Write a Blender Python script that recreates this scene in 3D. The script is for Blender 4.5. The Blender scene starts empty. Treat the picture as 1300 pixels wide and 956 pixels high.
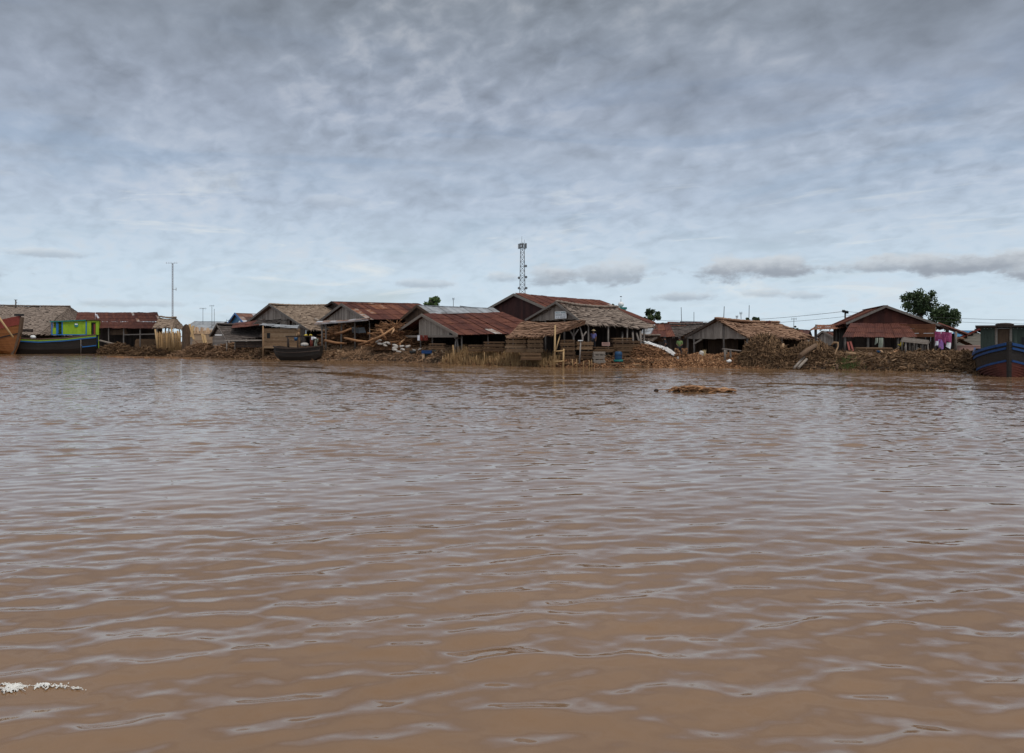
import bpy, math, random
import numpy as np
from mathutils import Vector, Matrix, noise as mnoise

random.seed(7)
rng = np.random.default_rng(11)
R = math.radians
scene = bpy.context.scene
COL = scene.collection
UP = Vector((0, 0, 1))
CAM_H = 2.0
U = random.uniform


def P(px, py, Y):
    """a place in the world, Y metres out over the river, from a bearing and a height angle"""
    return Vector(((px - 650) / 1000 * Y, Y, CAM_H - (py - 433) / 1000 * Y))


# ------------------------------------------------------------------ materials
def ramp_node(nt, cols):
    r = nt.nodes.new('ShaderNodeValToRGB')
    el = r.color_ramp.elements
    while len(el) < len(cols):
        el.new(0.5)
    for e, (p, c) in zip(el, cols):
        e.position = p
        e.color = (*c, 1)
    return r


def mat(name, cols, rough=0.85, nscale=3.0, nw=0.45, stretch=(1, 1, 1), bump=0.0, bscale=None, spec=0.3, metal=0.0, detail=5):
    """procedural paint / wood / thatch: a per-piece tone plus noise picks a colour from a ramp"""
    m = bpy.data.materials.new(name)
    m.use_nodes = True
    nt = m.node_tree
    b = nt.nodes['Principled BSDF']
    b.inputs['Roughness'].default_value = rough
    b.inputs['Specular IOR Level'].default_value = spec
    b.inputs['Metallic'].default_value = metal
    tc = nt.nodes.new('ShaderNodeTexCoord')
    mp = nt.nodes.new('ShaderNodeMapping')
    mp.inputs['Scale'].default_value = stretch
    nt.links.new(tc.outputs['Object'], mp.inputs['Vector'])
    n = nt.nodes.new('ShaderNodeTexNoise')
    n.inputs['Scale'].default_value = nscale
    n.inputs['Detail'].default_value = detail
    n.inputs['Roughness'].default_value = 0.65
    nt.links.new(mp.outputs['Vector'], n.inputs['Vector'])
    at = nt.nodes.new('ShaderNodeAttribute')
    at.attribute_name = 'tint'
    k = nt.nodes.new('ShaderNodeMapRange')
    k.inputs['From Min'].default_value = 0.25
    k.inputs['From Max'].default_value = 0.75
    k.clamp = False
    nt.links.new(n.outputs['Fac'], k.inputs['Value'])
    mx = nt.nodes.new('ShaderNodeMix')
    mx.data_type = 'FLOAT'
    mx.inputs['Factor'].default_value = nw
    nt.links.new(at.outputs['Fac'], mx.inputs['A'])
    nt.links.new(k.outputs['Result'], mx.inputs['B'])
    r = ramp_node(nt, cols)
    nt.links.new(mx.outputs['Result'], r.inputs['Fac'])
    nt.links.new(r.outputs['Color'], b.inputs['Base Color'])
    if bump:
        n2 = nt.nodes.new('ShaderNodeTexNoise')
        n2.inputs['Scale'].default_value = bscale or nscale * 4
        n2.inputs['Detail'].default_value = 4
        nt.links.new(mp.outputs['Vector'], n2.inputs['Vector'])
        bp = nt.nodes.new('ShaderNodeBump')
        bp.inputs['Strength'].default_value = bump
        bp.inputs['Distance'].default_value = 0.06
        nt.links.new(n2.outputs['Fac'], bp.inputs['Height'])
        nt.links.new(bp.outputs['Normal'], b.inputs['Normal'])
    return m


M = {}
M['thatch_grey'] = mat('thatch_grey', [(0.0, (.055, .04, .031)), (.4, (.18, .138, .11)), (.8, (.28, .22, .178)), (1, (.38, .31, .255))], .95, 5, .5, (1, 1, 1), .7, 14)
M['thatch_brown'] = mat('thatch_brown', [(0, (.05, .033, .023)), (.4, (.2, .145, .105)), (.8, (.3, .225, .165)), (1, (.43, .34, .26))], .95, 5, .5, (1, 1, 1), .7, 14)
M['thatch_red'] = mat('thatch_red', [(0, (.055, .03, .018)), (.4, (.2, .112, .068)), (.8, (.29, .175, .112)), (1, (.38, .26, .175))], .95, 5, .5, (1, 1, 1), .7, 14)
M['thatch_dark'] = mat('thatch_dark', [(0, (.02, .016, .014)), (.5, (.075, .06, .052)), (1, (.16, .13, .115))], .95, 5, .5, (1, 1, 1), .7, 14)
M['rust'] = mat('rusty_iron', [(0, (.03, .011, .009)), (.35, (.085, .026, .018)), (.62, (.14, .048, .028)), (.78, (.21, .085, .042)), (.88, (.27, .19, .15)), (1, (.4, .37, .35))], .8, 1.6, .42, (1, 1, .5), .25, 20)
M['rust_dark'] = mat('rusty_iron_dark', [(0, (.022, .009, .009)), (.5, (.062, .022, .018)), (.85, (.11, .038, .025)), (1, (.18, .075, .04))], .8, 1.4, .45, (1, 1, .4), .25, 20)
M['rust_orange'] = mat('rusty_iron_orange', [(0, (.05, .016, .01)), (.5, (.15, .055, .025)), (.85, (.24, .1, .045)), (1, (.3, .17, .1))], .8, 1.8, .5, (1, 1, .5), .25, 20)
M['rust_mix'] = mat('rusty_zinc_mix', [(0, (.06, .025, .018)), (.4, (.17, .07, .04)), (.55, (.24, .15, .11)), (.75, (.34, .33, .34)), (1, (.46, .46, .48))], .6, 1.2, .3, (1, 1, .5), .2, 20)
M['zinc'] = mat('zinc_sheet', [(0, (.12, .1, .09)), (.25, (.17, .165, .165)), (.6, (.27, .285, .3)), (1, (.42, .44, .46))], .5, 1.2, .5, (1, 1, .5), .2, 20, .4, 0)
M['blue_roof'] = mat('blue_sheet', [(0, (.02, .09, .19)), (1, (.05, .2, .36))], .5, 2, .5)
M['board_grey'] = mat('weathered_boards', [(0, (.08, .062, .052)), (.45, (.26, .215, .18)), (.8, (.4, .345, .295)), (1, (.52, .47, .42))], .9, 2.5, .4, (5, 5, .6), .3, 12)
M['board_brown'] = mat('brown_boards', [(0, (.03, .018, .012)), (.5, (.105, .064, .04)), (1, (.22, .145, .092))], .9, 2.5, .4, (5, 5, .6), .3, 12)
M['board_tan'] = mat('tan_boards', [(0, (.1, .055, .028)), (.5, (.26, .16, .088)), (1, (.42, .29, .175))], .85, 2.5, .4, (2, 2, 2), .3, 12)
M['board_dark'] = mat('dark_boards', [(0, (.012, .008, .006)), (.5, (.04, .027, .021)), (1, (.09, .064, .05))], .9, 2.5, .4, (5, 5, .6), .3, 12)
M['lumber'] = mat('sawn_lumber', [(0, (.045, .024, .013)), (.45, (.13, .074, .038)), (.8, (.24, .145, .078)), (1, (.36, .24, .14))], .85, 3, .35, (1, 1, 5), .4, 8)
M['lumber_pale'] = mat('pale_lumber', [(0, (.17, .1, .055)), (.5, (.36, .235, .14)), (1, (.52, .38, .26))], .85, 3, .35, (1, 1, 5), .4, 8)
M['lumber_grey'] = mat('grey_lumber', [(0, (.1, .08, .065)), (.5, (.24, .2, .165)), (1, (.38, .33, .28))], .85, 3, .35, (1, 1, 5), .4, 8)
M['pole'] = mat('grey_pole', [(0, (.06, .05, .043)), (.5, (.17, .145, .125)), (1, (.32, .28, .25))], .9, 3, .5, (4, 4, 1), .3, 15)
M['bamboo'] = mat('bamboo', [(0, (.13, .075, .03)), (.5, (.31, .19, .085)), (1, (.48, .33, .17))], .7, 3, .4, (3, 3, 1), .2, 15)
M['scrap'] = mat('orange_scrap_wood', [(0, (.035, .016, .009)), (.4, (.16, .076, .035)), (.75, (.32, .165, .078)), (1, (.5, .33, .19))], .9, 4, .3, (1, 1, 1), .3, 15)
M['chips'] = mat('brown_wood_chips', [(0, (.035, .018, .01)), (.4, (.17, .095, .052)), (.8, (.3, .18, .1)), (1, (.46, .33, .21))], .95, 4, .3, (1, 1, 1), .3, 15)
M['roots'] = mat('root_waste', [(0, (.018, .01, .005)), (.45, (.1, .056, .028)), (.8, (.21, .125, .065)), (1, (.38, .26, .155))], .95, 4, .35, (1, 1, 1), .3, 15)
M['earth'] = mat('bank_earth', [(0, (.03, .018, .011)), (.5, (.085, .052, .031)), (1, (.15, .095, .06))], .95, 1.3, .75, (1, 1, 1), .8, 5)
M['lime'] = mat('lime_paint', [(0, (.1, .17, .012)), (.35, (.2, .33, .012)), (.8, (.26, .41, .018)), (1, (.3, .44, .05))], .6, 1.5, .75, (1, 1, .5), .05, 10)
M['teal'] = mat('teal_paint', [(0, (.01, .1, .09)), (1, (.02, .2, .17))], .5, 2, .6)
M['blue'] = mat('blue_paint', [(0, (.008, .08, .26)), (1, (.02, .17, .45))], .5, 2, .6)
M['deep_blue'] = mat('deep_blue_paint', [(0, (.005, .025, .085)), (1, (.01, .06, .2))], .55, 2, .6)
M['olive'] = mat('olive_paint', [(0, (.14, .24, .02)), (1, (.22, .34, .03))], .6, 2, .6)
M['red'] = mat('red_paint', [(0, (.12, .02, .014)), (1, (.24, .045, .03))], .65, 2, .6)
M['hull_red'] = mat('red_lead_hull', [(0, (.045, .011, .008)), (.6, (.1, .024, .015)), (1, (.17, .05, .03))], .65, 1.5, .8, (1, 1, .4), .2, 10)
M['hull_dark'] = mat('tarred_hull', [(0, (.01, .008, .007)), (.6, (.022, .017, .014)), (1, (.05, .036, .027))], .6, 1.5, .7, (.3, .3, 3), .3, 10)
M['hull_orange'] = mat('orange_brown_hull', [(0, (.07, .022, .007)), (.5, (.19, .066, .016)), (1, (.27, .105, .03))], .6, 1.5, .7, (.3, .3, 3), .3, 10)
M['green_grey'] = mat('faded_green_boards', [(0, (.02, .026, .02)), (.5, (.055, .07, .054)), (1, (.11, .13, .1))], .8, 2, .5, (3, 3, .6), .2, 10)
M['white'] = mat('white_paint', [(0, (.6, .6, .58)), (1, (.8, .8, .79))], .6, 2, .6)
M['cream'] = mat('cream_boards', [(0, (.34, .29, .22)), (1, (.5, .44, .35))], .8, 2, .6, (1, 1, 5), .1)
M['sack'] = mat('white_sack', [(0, (.2, .17, .145)), (.6, (.4, .365, .33)), (1, (.58, .55, .52))], .7, 5, .6, (1, 1, 1), .4, 10)
M['tarp'] = mat('white_tarp', [(0, (.36, .34, .32)), (1, (.64, .62, .6))], .6, 3, .6, (1, 1, 1), .4, 6)
M['black'] = mat('black_rubber', [(0, (.01, .01, .01)), (1, (.03, .03, .03))], .7)
M['steel'] = mat('galvanised_steel', [(0, (.09, .095, .1)), (1, (.2, .21, .22))], .5, 3, .6, metal=.3)
M['steel_red'] = mat('dull_red_steel', [(0, (.09, .05, .045)), (1, (.2, .15, .14))], .6, 3, .6)
M['wire'] = mat('cable', [(0, (.02, .02, .022)), (1, (.05, .05, .055))], .6)
M['skin'] = mat('skin', [(0, (.16, .08, .05)), (1, (.26, .14, .09))], .6)
M['hair'] = mat('hair', [(0, (.01, .008, .007)), (1, (.025, .02, .018))], .6)
M['cl_white'] = mat('white_cotton', [(0, (.6, .6, .63)), (1, (.8, .8, .82))], .9)
M['cl_blue'] = mat('blue_cotton', [(0, (.03, .04, .25)), (1, (.06, .07, .4))], .9)
M['cl_purple'] = mat('purple_cotton', [(0, (.1, .1, .25)), (1, (.2, .19, .4))], .9)
M['cl_khaki'] = mat('khaki_cotton', [(0, (.2, .22, .17)), (1, (.36, .38, .3))], .9)
M['cl_dark'] = mat('dark_cotton', [(0, (.015, .016, .02)), (1, (.04, .04, .05))], .9)
M['cl_green'] = mat('green_cotton', [(0, (.1, .16, .05)), (1, (.3, .36, .16))], .9)
M['cl_pink'] = mat('pink_cloth', [(0, (.12, .015, .05)), (.55, (.28, .05, .13)), (1, (.45, .2, .28))], .9, 3, .7)
M['cl_violet'] = mat('violet_cloth', [(0, (.25, .1, .36)), (1, (.5, .27, .6))], .9, 3, .7)
M['straw'] = mat('straw', [(0, (.3, .22, .1)), (1, (.48, .38, .22))], .9)
M['plastic_blue'] = mat('blue_plastic', [(0, (.006, .03, .075)), (1, (.012, .07, .16))], .45)
M['yellow'] = mat('yellow_plastic', [(0, (.4, .28, .02)), (1, (.6, .46, .06))], .5)
M['leaf'] = mat('leaves', [(0, (.012, .022, .008)), (.5, (.035, .06, .018)), (1, (.085, .12, .04))], .6, 1.5, .35, spec=.35)
M['leaf_bright'] = mat('bright_leaves', [(0, (.03, .055, .012)), (.5, (.06, .1, .025)), (1, (.13, .19, .05))], .6, 1.5, .35, spec=.35)
M['bark'] = mat('bark', [(0, (.03, .022, .016)), (1, (.12, .095, .075))], .9, 5, .6, bump=.4)
M['grass'] = mat('weeds', [(0, (.035, .05, .012)), (1, (.1, .13, .035))], .8)
M['ink_teal'] = mat('teal_lettering', [(0, (.05, .2, .22)), (1, (.08, .28, .3))], .7)
M['ink_dark'] = mat('dark_lettering', [(0, (.05, .05, .06)), (1, (.1, .1, .12))], .7)
M['foam'] = mat('foam', [(0, (.5, .46, .4)), (1, (.8, .79, .75))], .6, 20, .6, bump=.5, bscale=60)
M['pink_wall'] = mat('pink_render', [(0, (.3, .17, .14)), (1, (.42, .26, .22))], .85)

# ------------------------------------------------------------------ mesh building (world coordinates in, local out)
INV = {}


class MB:
    def __init__(s):
        s.v, s.f, s.t, s.sm = [], [], [], []

    def face(s, pts, tint=.5, smooth=False):
        i = len(s.v)
        s.v += [tuple(p) for p in pts]
        s.f.append(tuple(range(i, i + len(pts))))
        s.t.append(tint)
        s.sm.append(smooth)

    def hexa(s, p, tint=.5):
        """p: bottom 4 (ccw) and top 4"""
        i = len(s.v)
        s.v += [tuple(q) for q in p]
        for f in ((3, 2, 1, 0), (4, 5, 6, 7), (0, 1, 5, 4), (1, 2, 6, 5), (2, 3, 7, 6), (3, 0, 4, 7)):
            s.f.append(tuple(i + k for k in f))
            s.t.append(tint)
            s.sm.append(False)

    def box(s, c, size, rot=None, tint=.5):
        c = Vector(c)
        hx, hy, hz = size[0] / 2, size[1] / 2, size[2] / 2
        q = [Vector(k) for k in ((-hx, -hy, -hz), (hx, -hy, -hz), (hx, hy, -hz), (-hx, hy, -hz), (-hx, -hy, hz), (hx, -hy, hz), (hx, hy, hz), (-hx, hy, hz))]
        if rot is not None:
            q = [rot @ k for k in q]
        s.hexa([c + k for k in q], tint)

    def bar(s, a, b, w, h, tint=.5, up=UP):
        a, b = Vector(a), Vector(b)
        d = (b - a)
        if d.length < 1e-6:
            return
        d.normalize()
        x = d.cross(up)
        if x.length < 1e-4:
            x = d.cross(Vector((1, 0, 0)))
        x.normalize()
        y = x.cross(d)
        x *= w / 2
        y *= h / 2
        s.hexa([a - x - y, a + x - y, b + x - y, b - x - y, a - x + y, a + x + y, b + x + y, b - x + y], tint)

    def tube(s, pts, rad, n=6, tint=.5, cap=True):
        pts = [Vector(p) for p in pts]
        if not hasattr(rad, '__len__'):
            rad = [rad] * len(pts)
        base = len(s.v)
        for k, p in enumerate(pts):
            d = (pts[min(k + 1, len(pts) - 1)] - pts[max(k - 1, 0)]).normalized()
            x = d.cross(UP if abs(d.z) < .9 else Vector((1, 0, 0))).normalized()
            y = d.cross(x)
            for j in range(n):
                a = 2 * math.pi * j / n
                s.v.append(tuple(p + (x * math.cos(a) + y * math.sin(a)) * rad[k]))
        for k in range(len(pts) - 1):
            for j in range(n):
                a, b = base + k * n + j, base + k * n + (j + 1) % n
                s.f.append((a, b, b + n, a + n))
                s.t.append(tint)
                s.sm.append(True)
        if cap:
            s.f.append(tuple(base + j for j in range(n - 1, -1, -1)))
            s.f.append(tuple(base + (len(pts) - 1) * n + j for j in range(n)))
            s.t += [tint, tint]
            s.sm += [False, False]

    def blob(s, c, r, nu=10, nv=7, tint=.5, rot=None, rough=0.0, power=1.0):
        """a closed, lumpy ellipsoid"""
        c = Vector(c)
        base = len(s.v)
        off = Vector((U(0, 99), U(0, 99), U(0, 99)))

        def sp(x):
            return math.copysign(abs(x) ** power, x)
        for i in range(nv + 1):
            th = math.pi * i / nv
            for j in range(nu):
                ph = 2 * math.pi * j / nu
                q = Vector((sp(math.sin(th)) * sp(math.cos(ph)) * r[0], sp(math.sin(th)) * sp(math.sin(ph)) * r[1], sp(math.cos(th)) * r[2]))
                if rough:
                    q *= 1 + rough * mnoise.noise(q * (1.6 / max(r)) + off)
                if rot is not None:
                    q = rot @ q
                s.v.append(tuple(c + q))
        for i in range(nv):
            for j in range(nu):
                a, b = base + i * nu + j, base + i * nu + (j + 1) % nu
                s.f.append((a, a + nu, b + nu, b))
                s.t.append(tint)
                s.sm.append(True)

    def build(s, name, m, parent=None, base=None, rz=0.0):
        me = bpy.data.meshes.new(name)
        if parent is not None:
            inv = INV[parent.name]
        else:
            if base is None:
                a = np.array(s.v)
                base = Vector((*((a[:, :2].min(0) + a[:, :2].max(0)) / 2), a[:, 2].min()))
            inv = (Matrix.Translation(base) @ Matrix.Rotation(rz, 4, 'Z')).inverted()
        v = np.array(s.v, dtype=np.float64)
        A = np.array(inv)
        v = v @ A[:3, :3].T + A[:3, 3]
        me.from_pydata(v.tolist(), [], s.f)
        at = me.attributes.new('tint', 'FLOAT', 'FACE')
        at.data.foreach_set('value', np.array(s.t, dtype=np.float32))
        me.polygons.foreach_set('use_smooth', np.array(s.sm, dtype=bool))
        me.materials.append(M[m] if isinstance(m, str) else m)
        me.update()
        o = bpy.data.objects.new(name, me)
        COL.objects.link(o)
        if parent is not None:
            o.parent = parent
        else:
            o.matrix_world = inv.inverted()
        INV[o.name] = inv
        return o


def tag(o, label=None, cat=None, group=None, kind=None):
    if label:
        o['label'] = label
    if cat:
        o['category'] = cat
    if group:
        o['group'] = group
    if kind:
        o['kind'] = kind
    return o


def thing(name, label, cat, base, rz=0.0, group=None):
    o = bpy.data.objects.new(name, None)
    o.empty_display_size = .3
    COL.objects.link(o)
    mtx = Matrix.Translation(base) @ Matrix.Rotation(rz, 4, 'Z')
    o.matrix_world = mtx
    INV[o.name] = mtx.inverted()
    return tag(o, label, cat, group)


# ------------------------------------------------------------------ river bank
SPX = [-1500, -600, -200, 0, 130, 200, 300, 400, 500, 570, 700, 800, 900, 960, 1100, 1240, 1300, 1450, 1700, 2300]
SD = [330, 220, 158, 141, 132, 108, 92, 81, 77, 69, 60.8, 59.2, 60.5, 57.5, 54, 49.5, 47, 40, 30, 20]
SHX = np.array([(p - 650) / 1000 * d for p, d in zip(SPX, SD)])
SHY = np.array(SD, dtype=float)
NX, NY = .35, .9367
SC = SHX * NY - SHY * NX
HPX = [-1500, 0, 130, 240, 300, 380, 430, 470, 550, 590, 640, 760, 830, 950, 1010, 1070, 1240, 1400, 2300]
HH = [1.0, .9, 1.1, 1.2, 1.3, 1.25, 1.5, 1.62, 1.5, 1.05, .75, .6, .8, .85, 1.0, 1.15, 1.2, 1.2, 1.2]


def shore(px):
    return np.interp(px, SPX, SHX), np.interp(px, SPX, SHY)


def bank_z(x, y, rough=True):
    c = x * NY - y * NX
    sx, sy = np.interp(c, SC, SHX), np.interp(c, SC, SHY)
    px = 650 + 1000 * sx / max(sy, 1)
    t = (x - sx) * NX + (y - sy) * NY
    if rough:
        t += .7 * mnoise.noise(Vector((x * .25, y * .25, 3))) + .35 * mnoise.noise(Vector((x * .9, y * .9, 5)))
    h = np.interp(px, HPX, HH)
    if t <= 0:
        return max(.3 * t, -1.6)
    z = h * (1 - math.exp(-t / 1.7))
    z += (1.2 - h) * min(1, max(0, (t - 12) / 30))
    if rough:
        z += .12 * min(t, 1.5) * mnoise.noise(Vector((x * .7, y * .7, 0)))
    return z


def on_bank(px, t):
    x, y = shore(px)
    x, y = x + NX * t, y + NY * t
    return Vector((x, y, bank_z(x, y)))


def ground(px, Y):
    x = (px - 650) / 1000 * Y
    return Vector((x, Y, bank_z(x, Y)))


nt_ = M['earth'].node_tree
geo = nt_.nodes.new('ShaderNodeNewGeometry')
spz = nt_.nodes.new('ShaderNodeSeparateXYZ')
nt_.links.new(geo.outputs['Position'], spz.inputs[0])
mrz = nt_.nodes.new('ShaderNodeMapRange')  # shade along the waterline, painted into the earth colour by height
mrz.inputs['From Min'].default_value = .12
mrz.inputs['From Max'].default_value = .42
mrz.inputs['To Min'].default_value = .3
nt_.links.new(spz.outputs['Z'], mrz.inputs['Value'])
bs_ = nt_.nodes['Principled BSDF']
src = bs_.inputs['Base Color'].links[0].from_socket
shore_shade = nt_.nodes.new('ShaderNodeVectorMath')
shore_shade.operation = 'SCALE'
nt_.links.new(src, shore_shade.inputs[0])
nt_.links.new(mrz.outputs['Result'], shore_shade.inputs['Scale'])
nt_.links.new(shore_shade.outputs[0], bs_.inputs['Base Color'])
mb = MB()
cs = np.concatenate([np.linspace(-900, -160, 40), np.arange(-155, 40, .6), np.linspace(42, 700, 40)])
ts = np.concatenate([np.array([-9, -4, -2]), np.arange(-1.2, 9, .45), np.array([10, 12, 15, 20, 30, 50, 90, 200, 600, 1800])])
grid = []
for c in cs:
    sx, sy = np.interp(c, SC, SHX), np.interp(c, SC, SHY)
    if c < SC[0]:
        sx, sy = SHX[0] + (c - SC[0]) * NY, SHY[0] - (c - SC[0]) * NX
    if c > SC[-1]:
        sx, sy = SHX[-1] + (c - SC[-1]) * NY, SHY[-1] - (c - SC[-1]) * NX
    row = []
    for t in ts:
        x, y = sx + NX * t, sy + NY * t
        row.append(len(mb.v))
        mb.v.append((x, y, bank_z(x, y)))
    grid.append(row)
for i in range(len(grid) - 1):
    for j in range(len(ts) - 1):
        mb.f.append((grid[i][j], grid[i + 1][j], grid[i + 1][j + 1], grid[i][j + 1]))
        mb.t.append(U(.2, .8))
        mb.sm.append(True)
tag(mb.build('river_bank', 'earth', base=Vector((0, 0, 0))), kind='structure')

# ------------------------------------------------------------------ river: one swell sheet, finer where it is seen close
NW = 130
lam = np.exp(rng.uniform(np.log(.11), np.log(1.5), NW))
ang = R(99) + rng.normal(0, 1, NW) * np.where(rng.random(NW) < .3, R(45), R(19))
kk = 2 * np.pi / lam
slope = .0112 * (.42 + np.exp(-np.log(lam / .40) ** 2 / (2 * .45 ** 2)))
amp = slope / kk
kx, ky, ph0 = kk * np.cos(ang), kk * np.sin(ang), rng.uniform(0, 6.283, NW)
ys = [1.6]
while ys[-1] < 175:
    ys.append(ys[-1] + max(.01, .003 * ys[-1]))
ys = np.array(ys)
us = np.linspace(-1, 1, 620)
half = 1.6 + .86 * ys
X = us[None, :] * half[:, None]
Yg = np.repeat(ys[:, None], len(us), 1)
Z = np.zeros_like(X)
DX = np.zeros_like(X)
DY = np.zeros_like(X)
cell = .003 * Yg * 1.05
# calm lanes and rough patches drifting along the shore
patch = np.zeros_like(X)
for k in range(26):
    l = math.exp(rng.uniform(math.log(5), math.log(30)))
    a = R(90) + rng.normal(0, R(24))
    patch += np.cos(2 * np.pi / l * (X * .30 * math.cos(a) + Yg * math.sin(a)) + rng.uniform(0, 6.28)) * .25
sx = np.interp(X * NY - Yg * NX, SC, SHX)
sy = np.interp(X * NY - Yg * NX, SC, SHY)
off = -((X - sx) * NX + (Yg - sy) * NY)          # metres out from the bank
along = X * NY - Yg * NX
gain = np.clip(1 + .3 * patch, .5, 1.4)
lane = np.zeros_like(X)
for k in range(18):          # slicks drawn out along the bank
    lo, la = math.exp(rng.uniform(math.log(4), math.log(15))), math.exp(rng.uniform(math.log(18), math.log(90)))
    lane += np.cos(2 * np.pi * (off / lo + rng.choice((-1, 1)) * along / la) + rng.uniform(0, 6.28)) / 3
win = np.clip((off - 1) / 5, 0, 1) * np.clip((34 - off) / 14, 0, 1) * np.clip((along + 60) / 25, .25, 1)
slick = np.clip((lane - .8) * 3.5, 0, 1) * win
slick = np.maximum(slick, .3 * np.clip(1 - off / 3.5, 0, 1))
gain = gain * (1 - .96 * slick)
kept = np.zeros_like(X)
for k in range(NW):
    fade = np.clip((lam[k] / cell - 3) / 4, 0, 1)
    kept += (slope[k] * fade) ** 2
    p = kx[k] * X + ky[k] * Yg + ph0[k]
    a = amp[k] * fade * gain
    Z += a * np.cos(p)
    DX -= .25 * a * math.cos(ang[k]) * np.sin(p)
    DY -= .25 * a * math.sin(ang[k]) * np.sin(p)
Xw, Yw = X + DX, Yg + DY
nr, nc = X.shape
verts = np.stack([Xw, Yw, Z], -1).reshape(-1, 3)
idx = np.arange(nr * nc).reshape(nr, nc)
quads = np.stack([idx[:-1, :-1], idx[:-1, 1:], idx[1:, 1:], idx[1:, :-1]], -1).reshape(-1, 4)
# the rest of the river, a flat sheet a little lower, out to the horizon
b0 = len(verts)
far = np.array([(-2500, -900, -.1), (2500, -900, -.1), (2500, 900, -.1), (-2500, 900, -.1)])
verts = np.concatenate([verts, far])
quads = np.concatenate([quads, [[b0, b0 + 1, b0 + 2, b0 + 3]]])
me = bpy.data.meshes.new('river_water')
me.vertices.add(len(verts))
me.vertices.foreach_set('co', verts.astype(np.float32).ravel())
me.loops.add(len(quads) * 4)
me.loops.foreach_set('vertex_index', quads.astype(np.int32).ravel())
me.polygons.add(len(quads))
me.polygons.foreach_set('loop_start', np.arange(0, len(quads) * 4, 4, dtype=np.int32))
me.polygons.foreach_set('use_smooth', np.ones(len(quads), dtype=bool))
me.update(calc_edges=True)
lost = 1 - kept / (slope ** 2).sum()          # ripples too small for the mesh live in the bump
rip = np.concatenate([(gain * (.26 + 1.5 * np.maximum(0, lost - .3))).ravel(), np.ones(4)]).astype(np.float32)
at = me.attributes.new('ripple', 'FLOAT', 'POINT')
at.data.foreach_set('value', rip)
wm = bpy.data.materials.new('muddy_water')
wm.use_nodes = True
nt = wm.node_tree
b = nt.nodes['Principled BSDF']
b.inputs['Roughness'].default_value = .13
b.inputs['IOR'].default_value = 1.5
b.inputs['Specular IOR Level'].default_value = .5
tc = nt.nodes.new('ShaderNodeTexCoord')
n1 = nt.nodes.new('ShaderNodeTexNoise')
n1.inputs['Scale'].default_value = .25
n1.inputs['Detail'].default_value = 4
nt.links.new(tc.outputs['Object'], n1.inputs['Vector'])
r = ramp_node(nt, [(.3, (.166, .094, .048)), (.7, (.2, .117, .062))])
nt.links.new(n1.outputs['Fac'], r.inputs['Fac'])
nt.links.new(r.outputs['Color'], b.inputs['Base Color'])
mp = nt.nodes.new('ShaderNodeMapping')
mp.inputs['Scale'].default_value = (.6, 1.0, 1)
mp.inputs['Rotation'].default_value = (0, 0, R(-8))
nt.links.new(tc.outputs['Object'], mp.inputs['Vector'])


def vmath(op, a_, b_):
    n_ = nt.nodes.new('ShaderNodeVectorMath')
    n_.operation = op
    for i_, x_ in enumerate((a_, b_)):
        if x_ is None:
            continue
        if isinstance(x_, tuple):
            n_.inputs[i_].default_value = x_
        else:
            nt.links.new(x_, n_.inputs[i_])
    return n_.outputs[0]


ra = nt.nodes.new('ShaderNodeAttribute')
ra.attribute_name = 'ripple'
tot = None
for sc_, w in ((3.2, .5), (13.0, .42)):        # slopes of the wavelets, straight into the normal
    nn = nt.nodes.new('ShaderNodeTexNoise')
    nn.inputs['Scale'].default_value = sc_
    nn.inputs['Detail'].default_value = 2
    nt.links.new(mp.outputs['Vector'], nn.inputs['Vector'])
    dv = vmath('MULTIPLY', vmath('SUBTRACT', nn.outputs['Color'], (.5, .5, .5)), (w * .7, w * 1.15, 0))
    tot = dv if tot is None else vmath('ADD', tot, dv)
rr_ = nt.nodes.new('ShaderNodeMapRange')
rr_.inputs['From Min'].default_value = .05
rr_.inputs['From Max'].default_value = .25
rr_.inputs['To Min'].default_value = .015
rr_.inputs['To Max'].default_value = .085
nt.links.new(ra.outputs['Fac'], rr_.inputs['Value'])
nt.links.new(rr_.outputs['Result'], b.inputs['Roughness'])
sc__ = nt.nodes.new('ShaderNodeVectorMath')
sc__.operation = 'SCALE'
nt.links.new(tot, sc__.inputs[0])
nt.links.new(ra.outputs['Fac'], sc__.inputs['Scale'])
gm = nt.nodes.new('ShaderNodeNewGeometry')
nrm = vmath('NORMALIZE', vmath('ADD', gm.outputs['Normal'], sc__.outputs[0]), None)
nt.links.new(nrm, b.inputs['Normal'])
me.materials.append(wm)
river = bpy.data.objects.new('river_water', me)
COL.objects.link(river)
tag(river, kind='structure')


def bil(R0, R1, E0, E1, u, v):
    return (R0.lerp(R1, v)).lerp(E0.lerp(E1, v), u)


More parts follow.
